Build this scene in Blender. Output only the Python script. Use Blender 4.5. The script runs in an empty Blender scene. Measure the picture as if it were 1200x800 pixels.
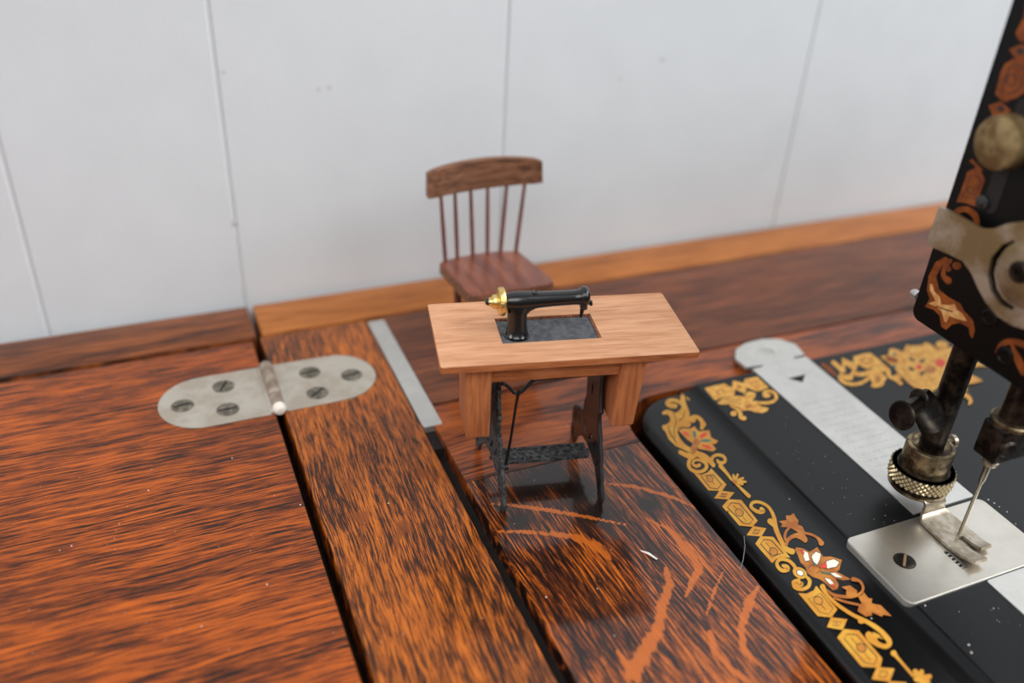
import bpy, bmesh, math, random
from mathutils import Vector, Matrix
from mathutils.geometry import tessellate_polygon
random.seed(7)
S = 0.0085                      # metres per layout unit
TOPZ = 0.76                     # height of the cabinet top
COL = bpy.context.scene.collection
F = 1064.2
CM = Matrix(((0.92260358, 0.16686923, -0.34778915), (-0.38296741, 0.50431176, -0.77395453), (0.04624496, 0.84724513, 0.52918531)))
CP = Vector((0, 0, 24))

def W(p): return Vector((p[0] * S, p[1] * S, TOPZ + p[2] * S))
def ray(px, py): return CM @ Vector(((px - 600) / F, -(py - 400) / F, -1))
def onz(px, py, z): d = ray(px, py); return CP + d * ((z - 24) / d.z)
def onx(px, py, x): d = ray(px, py); return CP + d * (x / d.x)
def ony(px, py, y): d = ray(px, py); return CP + d * (y / d.y)

# ------------------------------------------------------------------ materials
def lin(c):
    r = []
    for v in c:
        v /= 255.0
        r.append(v / 12.92 if v <= .04045 else ((v + .055) / 1.055) ** 2.4)
    return (*r, 1)

def newmat(name):
    m = bpy.data.materials.new(name); m.use_nodes = True
    nt = m.node_tree; b = nt.nodes['Principled BSDF']
    return m, nt, b
def N(nt, t, **k):
    n = nt.nodes.new(t)
    for a, v in k.items(): setattr(n, a, v)
    return n
def coords(nt, scale=(1, 1, 1), rot=(0, 0, 0), loc=(0, 0, 0)):
    tc = N(nt, 'ShaderNodeTexCoord'); mp = N(nt, 'ShaderNodeMapping')
    nt.links.new(tc.outputs['Object'], mp.inputs['Vector'])
    mp.inputs['Scale'].default_value = [s / S for s in scale]
    mp.inputs['Rotation'].default_value = rot
    mp.inputs['Location'].default_value = loc
    return mp.outputs['Vector']
def noise(nt, vec, scale=1, detail=3, rough=.5, dist=0):
    n = N(nt, 'ShaderNodeTexNoise'); nt.links.new(vec, n.inputs['Vector'])
    n.inputs['Scale'].default_value = scale; n.inputs['Detail'].default_value = detail
    n.inputs['Roughness'].default_value = rough; n.inputs['Distortion'].default_value = dist
    return n.outputs['Fac']
def ramp(nt, fac, stops):
    r = N(nt, 'ShaderNodeValToRGB'); nt.links.new(fac, r.inputs['Fac'])
    e = r.color_ramp.elements
    while len(e) < len(stops): e.new(.5)
    for i, (p, c) in enumerate(stops):
        e[i].position = p; e[i].color = c if len(c) == 4 else lin(c)
    return r.outputs['Color']
def mix(nt, fac, a, b, mode='MIX'):
    n = N(nt, 'ShaderNodeMix', data_type='RGBA', blend_type=mode)
    for sock, v in ((n.inputs[0], fac), (n.inputs[6], a), (n.inputs[7], b)):
        if isinstance(v, bpy.types.NodeSocket): nt.links.new(v, sock)
        else: sock.default_value = v
    return n.outputs[2]
def math_(nt, op, a, b=0.0):
    n = N(nt, 'ShaderNodeMath', operation=op)
    for s_, v in ((n.inputs[0], a), (n.inputs[1], b)):
        if isinstance(v, bpy.types.NodeSocket): nt.links.new(v, s_)
        else: s_.default_value = v
    return n.outputs[0]
def bump(nt, b, h, strength=.2, dist=.05):
    n = N(nt, 'ShaderNodeBump'); n.inputs['Strength'].default_value = strength
    n.inputs['Distance'].default_value = dist * S
    nt.links.new(h, n.inputs['Height']); nt.links.new(n.outputs['Normal'], b.inputs['Normal'])
W4, B4 = (1, 1, 1, 1), (0, 0, 0, 1)

def plain(name, c, rough=.5, metal=0, var=.0, vscale=3, spec=.5, coat=0, c2=None, bstr=0, crough=.1):
    m, nt, b = newmat(name)
    b.inputs['Base Color'].default_value = lin(c)
    b.inputs['Roughness'].default_value = rough; b.inputs['Metallic'].default_value = metal
    b.inputs['Specular IOR Level'].default_value = spec
    b.inputs['Coat Weight'].default_value = coat; b.inputs['Coat Roughness'].default_value = crough
    if c2 is not None or var:
        v = coords(nt); f = noise(nt, v, vscale, 5, .6)
        c2 = c2 or tuple(int(q * (1 - var)) for q in c)
        nt.links.new(ramp(nt, f, [(.42, c2), (.6, c)]), b.inputs['Base Color'])
        r = N(nt, 'ShaderNodeMapRange'); nt.links.new(f, r.inputs['Value'])
        r.inputs['To Min'].default_value = min(1, rough + .12); r.inputs['To Max'].default_value = rough
        nt.links.new(r.outputs[0], b.inputs['Roughness'])
        if bstr: bump(nt, b, noise(nt, v, vscale * 6, 4), bstr)
    return m

def oak(name, axis, dark, mid, bright, along=.5, cross=6, thr=(.40, .5, .62), rough=.33, coat=.25, seed=0, fleck=False, rot=0, dustc=None, tone=.35, flecks_amt=0.0, warp=.5):
    """quartersawn oak: broken dark pores on an orange ground, optional pale ray flecks"""
    m, nt, b = newmat(name)
    base = coords(nt, rot=(0, 0, rot), loc=(seed * 3.7, seed * 1.3, 0))
    # gentle wander of the grain
    w = N(nt, 'ShaderNodeTexNoise'); nt.links.new(base, w.inputs['Vector']); w.inputs['Scale'].default_value = .22
    sub = N(nt, 'ShaderNodeVectorMath', operation='SUBTRACT'); nt.links.new(w.outputs['Color'], sub.inputs[0]); sub.inputs[1].default_value = (.5, .5, .5)
    sc = N(nt, 'ShaderNodeVectorMath', operation='SCALE'); nt.links.new(sub.outputs[0], sc.inputs[0]); sc.inputs['Scale'].default_value = warp
    ad = N(nt, 'ShaderNodeVectorMath', operation='ADD'); nt.links.new(base, ad.inputs[0]); nt.links.new(sc.outputs[0], ad.inputs[1])
    def st(a, c):
        mp = N(nt, 'ShaderNodeMapping'); nt.links.new(ad.outputs[0], mp.inputs['Vector'])
        mp.inputs['Scale'].default_value = (a, c, 1) if axis == 'x' else (c, a, 1)
        return mp.outputs['Vector']
    fine = noise(nt, st(along, cross), 1, 5, .72, .25)
    fine2 = noise(nt, st(along * 1.7, cross * 2.1), 1, 2, .5, .1)
    big = noise(nt, st(.16, .9), 1, 2, .5, .3)
    f = math_(nt, 'ADD', math_(nt, 'MULTIPLY', fine, .64), math_(nt, 'MULTIPLY', fine2, .36))
    f = math_(nt, 'ADD', f, math_(nt, 'MULTIPLY', math_(nt, 'SUBTRACT', big, .5), tone))
    col = ramp(nt, f, [(thr[0], dark), (thr[1], mid), (thr[2], bright)])
    if fleck:
        at = N(nt, 'ShaderNodeAttribute', attribute_name='fleck')
        s_ = coords(nt)
        rag = noise(nt, st(.9, 7), 1, 3, .6)
        fm = math_(nt, 'ADD', at.outputs['Fac'], math_(nt, 'MULTIPLY', math_(nt, 'SUBTRACT', rag, .5), 1.3))
        mask = ramp(nt, fm, [(.5, B4), (.62, W4)])
        fcol = mix(nt, .25, lin(bright), col)
        col = mix(nt, mask, col, fcol)
        # shade under the toy table, painted dark and stored on the board
        at2 = N(nt, 'ShaderNodeAttribute', attribute_name='toy_shade')
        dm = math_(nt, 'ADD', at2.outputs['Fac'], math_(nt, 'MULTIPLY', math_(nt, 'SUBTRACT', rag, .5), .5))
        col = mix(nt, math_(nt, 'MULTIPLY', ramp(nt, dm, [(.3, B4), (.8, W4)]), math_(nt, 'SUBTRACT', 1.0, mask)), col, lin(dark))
    if flecks_amt:
        rf = noise(nt, st(.35, 1.6), 1, 1, .5, 1.2)
        mk = ramp(nt, rf, [(.66 - flecks_amt, B4), (.70 - flecks_amt, W4)])
        col = mix(nt, math_(nt, 'MULTIPLY', mk, .7), col, lin(mid))
    nt.links.new(col, b.inputs['Base Color'])
    rn = noise(nt, coords(nt), .8, 4, .6)
    r = N(nt, 'ShaderNodeMapRange'); nt.links.new(rn, r.inputs['Value'])
    r.inputs['To Min'].default_value = rough - .05; r.inputs['To Max'].default_value = rough + .12
    nt.links.new(r.outputs[0], b.inputs['Roughness'])
    b.inputs['Coat Weight'].default_value = coat; b.inputs['Coat Roughness'].default_value = .07
    b.inputs['Specular IOR Level'].default_value = .2
    bump(nt, b, f, .12, .05)
    return m

M = {}
M['leaf'] = oak('oak_leaf', 'x', (38, 24, 18), (122, 56, 23), (180, 88, 27), .5, 18, (.45, .50, .565), seed=1, coat=.08, rough=.36, tone=.16, warp=.4)
M['trimdark'] = oak('oak_trim_dark', 'x', (50, 29, 20), (98, 52, 27), (140, 78, 38), .35, 10, (.40, .49, .62), seed=2, coat=.2)
M['trim'] = oak('oak_trim', 'x', (108, 62, 28), (150, 88, 40), (172, 106, 52), .3, 5, (.36, .46, .62), seed=3, coat=.15, rough=.4)
M['middle'] = oak('oak_middle', 'y', (42, 25, 16), (120, 60, 23), (182, 98, 30), .75, 17, (.455, .50, .555), seed=4, coat=.15, flecks_amt=.02, rot=.04, tone=.15, warp=.45)
M['flap'] = oak('oak_flap', 'x', (66, 40, 30), (98, 56, 38), (124, 72, 46), .3, 4.5, (.38, .5, .64), seed=5, coat=.15, rough=.42)
M['border'] = oak('oak_border', 'x', (40, 23, 16), (108, 50, 24), (166, 84, 32), .4, 9, (.40, .48, .6), seed=6, coat=.35, rough=.3)
M['panel'] = oak('oak_panel', 'y', (26, 14, 9), (88, 38, 14), (184, 94, 26), .6, 15, (.47, .525, .585), tone=.15, warp=.4, seed=7, coat=.6, rough=.26, fleck=True, rot=-.06)
M['body'] = oak('oak_body', 'z', (40, 19, 12), (90, 40, 18), (130, 66, 26), .5, 4, seed=8)
M['groove'] = plain('dark_dusty_wood', (30, 22, 18), .8, var=.3)
M['toywood'] = None

def softwood(name, dark, mid, bright, axis='x', along=.35, cross=5, rough=.6, thr=(.36, .5, .66), rot=0, coat=0, pores=True, spec=.3):
    m, nt, b = newmat(name)
    v = coords(nt, rot=(0, 0, rot))
    def st(a, c):
        mp = N(nt, 'ShaderNodeMapping'); nt.links.new(v, mp.inputs['Vector'])
        mp.inputs['Scale'].default_value = {'x': (a, c, c), 'y': (c, a, c), 'z': (c, c, a)}[axis]
        return mp.outputs['Vector']
    f = noise(nt, st(along, cross), 1, 5, .65, .4)
    col = ramp(nt, f, [(thr[0], dark), (thr[1], mid), (thr[2], bright)])
    if pores:
        p = noise(nt, st(along * 6, cross * 6), 1, 2, .5)
        col = mix(nt, math_(nt, 'MULTIPLY', ramp(nt, p, [(.62, B4), (.72, W4)]), .45), col, lin(dark))
        big = noise(nt, v, .7, 3)
        col = mix(nt, math_(nt, 'MULTIPLY', ramp(nt, big, [(.5, B4), (.75, W4)]), .25), col, lin(dark))
        bump(nt, b, p, .25, .04)
    nt.links.new(col, b.inputs['Base Color'])
    b.inputs['Roughness'].default_value = rough; b.inputs['Specular IOR Level'].default_value = spec
    b.inputs['Coat Weight'].default_value = coat; b.inputs['Coat Roughness'].default_value = .18
    return m
TH = math.radians(-12.2)
M['toywood'] = softwood('pale_toy_wood', (176, 122, 88), (194, 142, 106), (206, 156, 120), 'x', .5, 7, .62, rot=-TH)
M['toyside'] = softwood('toy_edge_wood', (140, 80, 46), (162, 96, 56), (176, 110, 68), 'z', .6, 8, .6, rot=-TH)
M['toyapron'] = softwood('toy_apron_wood', (124, 68, 38), (160, 94, 54), (178, 110, 68), 'x', .5, 5, .6, rot=-TH)
M['rawedge'] = plain('raw_cut_edge', (160, 96, 64), .85, var=.45, vscale=9, bstr=.6)
M['chairwood'] = softwood('brown_chair_wood', (82, 54, 40), (116, 78, 56), (138, 98, 74), 'x', .5, 5, .5, pores=True, coat=.1)
M['seatwood'] = softwood('mahogany_seat', (88, 40, 24), (110, 54, 34), (130, 72, 48), 'y', .35, 2.2, .32, coat=.35, pores=False, spec=.5)
M['spindle'] = plain('reddish_spindle_wood', (104, 46, 34), .4, var=.25, vscale=4, coat=.2)
M['iron'] = plain('black_painted_iron', (10, 10, 11), .32, var=.2, vscale=6, coat=.4, bstr=.5)
M['toyblack'] = plain('black_enamel', (8, 8, 9), .24, coat=.5, crough=.12, spec=.4)
M['toyplate'] = plain('dusty_grey_plate', (84, 86, 90), .65, var=.28, vscale=5, bstr=.2)
M['brass'] = plain('polished_brass', (245, 224, 160), .14, 1, c2=(226, 190, 110), vscale=5, bstr=.3)
M['dustyiron'] = plain('dusty_black_iron', (72, 74, 74), .7, c2=(14, 14, 15), vscale=7, bstr=.6)
M['enamel'] = plain('black_japanned_enamel', (5, 5, 6), .3, coat=.15, crough=.1, spec=.25)
M['deckenamel'] = plain('black_deck_enamel', (8, 9, 10), .4, coat=0, spec=.3)
M['faceenamel'] = plain('black_face_enamel', (5, 5, 5), .4, spec=.2)
M['gold'] = plain('gold_leaf_decal', (198, 146, 46), .42, 0, c2=(188, 126, 32), vscale=1.5)
M['goldpale'] = plain('pale_gold_decal', (222, 172, 82), .5, 0, c2=(196, 134, 50), vscale=6)
M['amber'] = plain('amber_decal', (178, 112, 38), .42, 0, c2=(152, 84, 24), vscale=2)
M['orange'] = plain('orange_brown_decal', (140, 72, 22), .5, 0, c2=(112, 54, 16), spec=.3, vscale=2)
M['ochre'] = plain('ochre_decal', (186, 124, 42), .42, 0, c2=(168, 104, 32), vscale=2)
M['umber'] = plain('umber_decal_line', (34, 22, 8), .5)
M['white'] = plain('cream_decal', (226, 218, 202), .5)
M['red'] = plain('red_decal', (206, 62, 42), .5)
M['teal'] = plain('green_decal', (58, 104, 92), .5)
M['cream'] = plain('ochre_cream_decal', (214, 170, 110), .5, c2=(190, 130, 70), vscale=4)
M['steel'] = plain('brushed_nickel', (214, 212, 208), .34, 1, c2=(200, 196, 190), vscale=1.2)
M['satin'] = plain('satin_steel_plate', (208, 206, 201), .4, .8, var=.03, vscale=1.2)
M['hinge'] = plain('worn_nickel_hinge', (204, 196, 183), .42, .8, c2=(188, 178, 162), vscale=.9)
M['screw'] = plain('tarnished_screw', (150, 142, 126), .38, .85, var=.3, vscale=5)
M['slot'] = plain('dark_slot', (22, 18, 15), .8)
M['rustslot'] = plain('rusty_slot', (112, 86, 58), .7)
M['aged'] = plain('aged_plated_brass', (150, 134, 104), .32, .9, c2=(74, 58, 44), vscale=1.6)
M['patina'] = plain('blackened_steel', (66, 58, 50), .34, .9, c2=(30, 26, 24), vscale=2.2)
M['needle'] = plain('needle_steel', (150, 144, 132), .25, 1)
M['foot'] = plain('worn_presser_steel', (186, 176, 160), .34, .9, c2=(156, 144, 126), vscale=2.5)
M['knobface'] = plain('tarnished_knob', (152, 132, 92), .5, .55, c2=(108, 84, 50), vscale=1.4)
M['bracket'] = plain('worn_nickel_bracket', (176, 164, 146), .42, .8, c2=(136, 116, 82), vscale=.7)
M['barrel'] = plain('worn_hinge_barrel', (172, 158, 144), .55, .6, c2=(140, 122, 106), vscale=1.6)
M['tip'] = plain('pale_pin_tip', (226, 216, 204), .6)
M['lint'] = plain('white_lint', (230, 220, 212), .9)
M['hair'] = plain('grey_hair', (120, 124, 124), .6)
M['floor'] = softwood('floor_boards', (70, 50, 36), (110, 82, 60), (130, 100, 76), 'x', .02, .3, .5)

# wall: painted panelling
m, nt, b = newmat('painted_panelling')
v = coords(nt)
f = noise(nt, v, .35, 4); col = ramp(nt, f, [(.3, (198, 202, 205)), (.7, (202, 206, 209))])
nt.links.new(col, b.inputs['Base Color']); b.inputs['Roughness'].default_value = .45
bump(nt, b, noise(nt, coords(nt, (1, 1, .25)), 5, 4), .12, .1)
M['wall'] = m
M['walldirt'] = plain('wall_smudge', (188, 189, 191), .6)

# ------------------------------------------------------------------ mesh building
class MB:
    def __init__(s, xf=None): s.v = []; s.f = []; s.m = []; s.mats = []; s.xf = xf
    def mi(s, k):
        if k not in s.mats: s.mats.append(k)
        return s.mats.index(k)
    def add(s, vs, fs, k):
        o = len(s.v); i = s.mi(k)
        s.v += [s.xf(*p) if s.xf else Vector(p) for p in vs]
        s.f += [tuple(a + o for a in f_) for f_ in fs]; s.m += [i] * len(fs)
    def box(s, x0, x1, y0, y1, z0, z1, k, bev=0, seg=2, cut=None):
        bm = bmesh.new(); bmesh.ops.create_cube(bm, size=1)
        for v_ in bm.verts:
            v_.co = Vector((x0 if v_.co.x < 0 else x1, y0 if v_.co.y < 0 else y1, z0 if v_.co.z < 0 else z1))
        if bev: bmesh.ops.bevel(bm, geom=bm.edges[:], offset=bev, segments=seg, affect='EDGES', profile=.5)
        if cut:
            for v_ in bm.verts: v_.co = Vector(cut(*v_.co))
        bm.verts.ensure_lookup_table()
        s.add([tuple(v_.co) for v_ in bm.verts], [[q.index for q in f_.verts] for f_ in bm.faces], k); bm.free()
    def prism(s, loops, z0, z1, k, fr=None, side=None):
        fr = fr or (lambda a, b_, c: (a, b_, c))
        if not isinstance(loops[0][0], (tuple, list, Vector)): loops = [loops]
        flat = [p for L in loops for p in L]; n = len(flat)
        tri = tessellate_polygon([[Vector((p[0], p[1], 0)) for p in L] for L in loops])
        vs = [fr(p[0], p[1], z1) for p in flat]
        if z0 is None: s.add(vs, [tuple(t) for t in tri], k); return
        vs += [fr(p[0], p[1], z0) for p in flat]
        fs = [tuple(t) for t in tri] + [tuple(i + n for i in reversed(t)) for t in tri]
        s.add(vs, fs, k)
        o = 0; fs2 = []
        for L in loops:
            for i in range(len(L)):
                j = (i + 1) % len(L); fs2.append((o + i, o + j, o + j + n, o + i + n))
            o += len(L)
        s.add(vs, fs2, side or k)
    def tube(s, pts, rad, k, n=12, caps=True, flat=1.0, up=None):
        pts = [Vector(p) for p in pts]
        if not isinstance(rad, (list, tuple)): rad = [rad] * len(pts)
        vs = []; fs = []; pu = None
        for i, p in enumerate(pts):
            t = (pts[min(i + 1, len(pts) - 1)] - pts[max(i - 1, 0)]).normalized()
            if pu is None:
                pu = Vector(up) if up else (Vector((0, 0, 1)) if abs(t.z) < .9 else Vector((1, 0, 0)))
            a = (pu - t * pu.dot(t)).normalized(); b_ = t.cross(a); pu = a
            for j in range(n):
                an = 2 * math.pi * j / n
                vs.append(p + (a * math.cos(an) * flat + b_ * math.sin(an)) * rad[i])
        for i in range(len(pts) - 1):
            for j in range(n):
                q = (j + 1) % n; fs.append((i * n + j, i * n + q, (i + 1) * n + q, (i + 1) * n + j))
        if caps: fs.append(tuple(range(n))[::-1]); fs.append(tuple(range((len(pts) - 1) * n, len(pts) * n)))
        s.add([tuple(q) for q in vs], fs, k)
    def lathe(s, o, axis, prof, k, n=32, r2=None):
        o = Vector(o); t = Vector(axis).normalized()
        a = t.orthogonal().normalized(); b_ = t.cross(a); vs = []; fs = []
        for (r, h) in prof:
            for j in range(n):
                an = 2 * math.pi * j / n
                vs.append(tuple(o + t * h + (a * math.cos(an) + b_ * math.sin(an)) * max(r, 1e-4)))
        for i in range(len(prof) - 1):
            for j in range(n):
                q = (j + 1) % n; fs.append((i * n + j, i * n + q, (i + 1) * n + q, (i + 1) * n + j))
        fs.append(tuple(range(n))[::-1]); fs.append(tuple(range((len(prof) - 1) * n, len(prof) * n)))
        s.add(vs, fs, k)
    def ribbon(s, path, k, th=.12):
        """strip of varying width (along x) swept along a (x, y, z, width) path"""
        vs = []; fs = []
        for i, (x, y, z, w) in enumerate(path):
            a = path[max(i - 1, 0)]; c = path[min(i + 1, len(path) - 1)]
            t = Vector((0, c[1] - a[1], c[2] - a[2])).normalized(); nn = Vector((0, -t.z, t.y)) * (th / 2)
            if nn.z < 0: nn = -nn
            if abs(nn.z) < 1e-6 and nn.y > 0: nn = -nn
            for sx, sn in ((-1, 1), (1, 1), (1, -1), (-1, -1)):
                vs.append((x + sx * w / 2, y + nn.y * sn, z + nn.z * sn))
        for i in range(len(path) - 1):
            for j in range(4):
                q = (j + 1) % 4; fs.append((i * 4 + j, i * 4 + q, (i + 1) * 4 + q, (i + 1) * 4 + j))
        fs.append((3, 2, 1, 0)); e = (len(path) - 1) * 4; fs.append((e, e + 1, e + 2, e + 3))
        s.add(vs, fs, k)
    # flat paint on a surface, traced in picture units and laid on the real plane
    def poly(s, pts, k, fn, lift=0):
        PAINT[0] += 1; lift = PAINT[0] * .001
        n = len(pts)
        tri = tessellate_polygon([[Vector((p[0], p[1], 0)) for p in pts]])
        s.add([tuple(fn(p[0], p[1], lift)) for p in pts], [tuple(t) for t in tri], k)
    def stroke(s, pts, w, k, fn, lift=0, close=False, caps=True):
        PAINT[0] += 1; lift = PAINT[0] * .001
        if not isinstance(w, (list, tuple)): w = [w] * len(pts)
        P_ = [Vector((p[0], p[1], ww)) for p, ww in zip(pts, w)]
        out = []
        n = len(P_)
        if n > 2 and not close:
            for i in range(n - 1):
                p0, p1, p2, p3 = P_[max(i - 1, 0)], P_[i], P_[i + 1], P_[min(i + 2, n - 1)]
                for q in range(5):
                    t = q / 5
                    out.append(.5 * ((2 * p1) + (p2 - p0) * t + (2 * p0 - 5 * p1 + 4 * p2 - p3) * t * t + (3 * p1 - p0 - 3 * p2 + p3) * t ** 3))
            out.append(P_[-1])
        else: out = P_[:]
        if close: out = out + [out[0]]
        vs = []; fs = []
        for i, p in enumerate(out):
            if close:
                a = out[(i - 1) % (len(out) - 1)]; c = out[(i + 1) % (len(out) - 1)] if i < len(out) - 1 else out[1]
            else: a = out[max(i - 1, 0)]; c = out[min(i + 1, len(out) - 1)]
            t = Vector((c.x - a.x, c.y - a.y)); t = t.normalized() if t.length > 0 else Vector((1, 0))
            nn = Vector((-t.y, t.x)) * (p.z / 2)
            vs.append(tuple(fn(p.x + nn.x, p.y + nn.y, lift))); vs.append(tuple(fn(p.x - nn.x, p.y - nn.y, lift)))
        for i in range(len(out) - 1): fs.append((2 * i, 2 * i + 1, 2 * i + 3, 2 * i + 2))
        s.add(vs, fs, k)
        if caps and not close:
            for p in (out[0], out[-1]): s.blob((p.x, p.y), p.z / 2, p.z / 2, k, fn, lift)
    def blob(s, c, rx, ry, k, fn, lift=0, rot=0, n=14):
        PAINT[0] += 1; lift = PAINT[0] * .001
        pts = []
        for i in range(n):
            a = 2 * math.pi * i / n; x, y = rx * math.cos(a), ry * math.sin(a)
            pts.append((c[0] + x * math.cos(rot) - y * math.sin(rot), c[1] + x * math.sin(rot) + y * math.cos(rot)))
        s.add([tuple(fn(p[0], p[1], lift)) for p in pts], [tuple(range(n))], k)
    def build(s, name, parent=None, root=None, smooth=35):
        """root: layout point used as the object's origin"""
        if parent is not None:
            r = parent
            while r.parent: r = r.parent
            org = Vector(r['_o'])
        else: org = W(root) if root is not None else Vector((0, 0, 0))
        me = bpy.data.meshes.new(name)
        me.from_pydata([W(p) - org for p in s.v], [], s.f)
        for k in s.mats: me.materials.append(M[k])
        me.polygons.foreach_set('material_index', s.m)
        me.update()
        bm = bmesh.new(); bm.from_mesh(me); bmesh.ops.remove_doubles(bm, verts=bm.verts, dist=1e-7)
        bmesh.ops.recalc_face_normals(bm, faces=bm.faces); bm.to_mesh(me); bm.free()
        me.polygons.foreach_set('use_smooth', [True] * len(me.polygons))
        me.set_sharp_from_angle(angle=math.radians(smooth))
        o = bpy.data.objects.new(name, me); COL.objects.link(o)
        if parent is not None: o.parent = parent
        else: o.location = org; o['_o'] = tuple(org)
        return o
def thing(name, label, cat, at, group=None):
    o = bpy.data.objects.new(name, None); COL.objects.link(o); o.location = W(at)
    o.empty_display_size = .01
    o['_o'] = tuple(W(at)); o['label'] = label; o['category'] = cat
    if group: o['group'] = group
    return o
def tag(o, label, cat, group=None):
    o['label'] = label; o['category'] = cat
    if group: o['group'] = group
    return o
def arc(cx, cy, r, a0, a1, n=8):
    return [(cx + r * math.cos(math.radians(a0 + (a1 - a0) * i / n)), cy + r * math.sin(math.radians(a0 + (a1 - a0) * i / n))) for i in range(n + 1)]
def circ(cx, cy, r, n=24, ry=None):
    return [(cx + r * math.cos(2 * math.pi * i / n), cy + (ry or r) * math.sin(2 * math.pi * i / n)) for i in range(n)]
def rrect(x0, y0, x1, y1, r, n=5):
    return arc(x1 - r, y0 + r, r, -90, 0, n) + arc(x1 - r, y1 - r, r, 0, 90, n) + arc(x0 + r, y1 - r, r, 90, 180, n) + arc(x0 + r, y0 + r, r, 180, 270, n)

# ------------------------------------------------------------------ room
FLZ = -TOPZ / S
mb = MB(); mb.box(-320, 380, -330, 43.2, FLZ - 3, FLZ, 'floor'); o = mb.build('floor'); o['kind'] = 'structure'
mb = MB()
# panelling with shallow v-grooves
gx = [-290, -260, -228, -196, -168, -140, -110, -84, -58, -36, -19, -5.35, 3.95, 18.12, 37.3, 58, 84, 110, 140, 172, 205, 240, 275, 310, 350]
YW = 42.95; gw = .16; gd = .09
prof = [(-320, YW)]
for g in gx: prof += [(g - gw, YW), (g - gw * .35, YW + gd), (g + gw * .35, YW + gd), (g + gw, YW)]
prof += [(380, YW), (380, YW + 6), (-320, YW + 6)]
mb.prism(prof, FLZ, FLZ + 300, 'wall')
for px, py, r in ((386, 103, .12), (373, 105, .1), (776, 70, .16), (727, 92, .1), (275, 260, .14), (262, 85, .1)):
    p = ony(px, py, YW - .01); mb.prism(circ(p.x, p.z, r * 1.2, 10, r), None, YW - .01, 'walldirt', fr=lambda a, b_, c: (a, c, b_))
o = mb.build('wall_back', smooth=12); o['kind'] = 'structure'

# ------------------------------------------------------------------ cabinet
cab = thing('sewing_cabinet', 'dark orange oak sewing machine cabinet standing against the pale panelled wall', 'cabinet', (24, 22, FLZ))
def board(name, x0, x1, y0, y1, k, z1=0, th=1.9, bev=.06, label=None):
    mb = MB(); mb.box(x0, x1, y0, y1, z1 - th, z1, k, bev, 3)
    o = mb.build(name, cab)
    if label: o['label'] = label
    return o
leaf = board('folding_leaf', -30, 3.72, 2, 39.1, 'leaf')
board('leaf_edge_strip', -30, 3.98, 39.5, 42.6, 'trimdark', label='dark brown strip behind the folding leaf')
board('back_edge_strip', 4.27, 75, 39.62, 42.6, 'trim', label='light orange strip along the wall')
board('narrow_board', 4.12, 9.42, 2, 39.36, 'middle')
board('back_flap', 10.36, 75, 31.42, 39.4, 'flap', label='reddish brown flap board with a dull sheen')
# border round the machine opening, an L shaped board
mb = MB()
mb.prism([(9.98, 25.93), (17.9, 25.93)] + arc(20.4, 26.25, 2.5, 180, 90, 10) + [(75, 28.75), (75, 31.2), (9.98, 31.2)], -1.9, 0, 'border')
mb.build('opening_border', cab)
# figured panel: dense top so that the ray-fleck figure can be stored on it
def dseg(p, a, b_):
    ab = b_ - a; t = max(0, min(1, (p - a).dot(ab) / ab.length_squared)); return (p - (a + ab * t)).length, t
FL = []   # polylines of pale figure in picture units with widths, laid on the board plane
for pts in [
    [(575, 590, 4), (600, 592, 7), (640, 597, 9), (690, 606, 8), (735, 615, 5)],
    [(572, 622, 3), (620, 623, 8), (670, 628, 14), (700, 640, 22), (712, 652, 14)],
    [(700, 565, 3), (745, 570, 9), (790, 583, 8), (820, 597, 4)],
    [(758, 608, 3), (785, 620, 8), (805, 640, 14), (820, 665, 14), (812, 680, 10), (803, 700, 3)],
    [(780, 665, 8), (785, 685, 14), (775, 715, 16), (770, 740, 18), (755, 765, 26), (740, 790, 24)],
    [(848, 668, 3), (838, 690, 5), (828, 720, 4)],
    [(890, 685, 3), (878, 705, 13), (868, 735, 14), (872, 760, 13), (895, 785, 5)],
    [(832, 740, 8), (838, 765, 14), (858, 785, 12), (880, 800, 8)],
    [(722, 762, 6), (735, 780, 12), (748, 798, 10)],
    [(930, 760, 3), (945, 780, 7), (965, 800, 5)]]:
    L = []
    for (x, y, w) in pts:
        p = onz(x, y, 0); q = onz(x + w / 2, y, 0); L.append((Vector((p.x, p.y)), (q - p).length))
    FL.append(L)
TOY_SHADE = []  # dark patches below the toy table: shade and reflection painted into the wood
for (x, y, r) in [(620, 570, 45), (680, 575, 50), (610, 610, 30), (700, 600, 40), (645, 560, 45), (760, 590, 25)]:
    p = onz(x, y, 0); q = onz(x + r, y, 0); TOY_SHADE.append((Vector((p.x, p.y)), (q - p).length))
mb = MB()
x0, x1, y0, y1 = 9.98, 17.9, 2.0, 25.88
nx, ny = 90, 190
ys = [y0 + (y1 - y0) * (j / ny) for j in range(ny + 1)]
vs = [(x0 + (x1 - x0) * i / nx, y, 0) for y in ys for i in range(nx + 1)]
fs = [(j * (nx + 1) + i, j * (nx + 1) + i + 1, (j + 1) * (nx + 1) + i + 1, (j + 1) * (nx + 1) + i) for j in range(ny) for i in range(nx)]
mb.add(vs, fs, 'panel')
mb.add([(x0, y0, 0), (x1, y0, 0), (x1, y1, 0), (x0, y1, 0), (x0, y0, -1.9), (x1, y0, -1.9), (x1, y1, -1.9), (x0, y1, -1.9)],
       [(0, 1, 5, 4), (1, 2, 6, 5), (2, 3, 7, 6), (3, 0, 4, 7), (4, 5, 6, 7)], 'panel')
pan = mb.build('figured_panel', cab); pan['label'] = 'glossy dark board with bright orange ray figure'
me = pan.data; fa = me.attributes.new('fleck', 'FLOAT', 'POINT'); fd = me.attributes.new('toy_shade', 'FLOAT', 'POINT')
org = Vector(cab['_o']); va = []; vd = []
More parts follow.
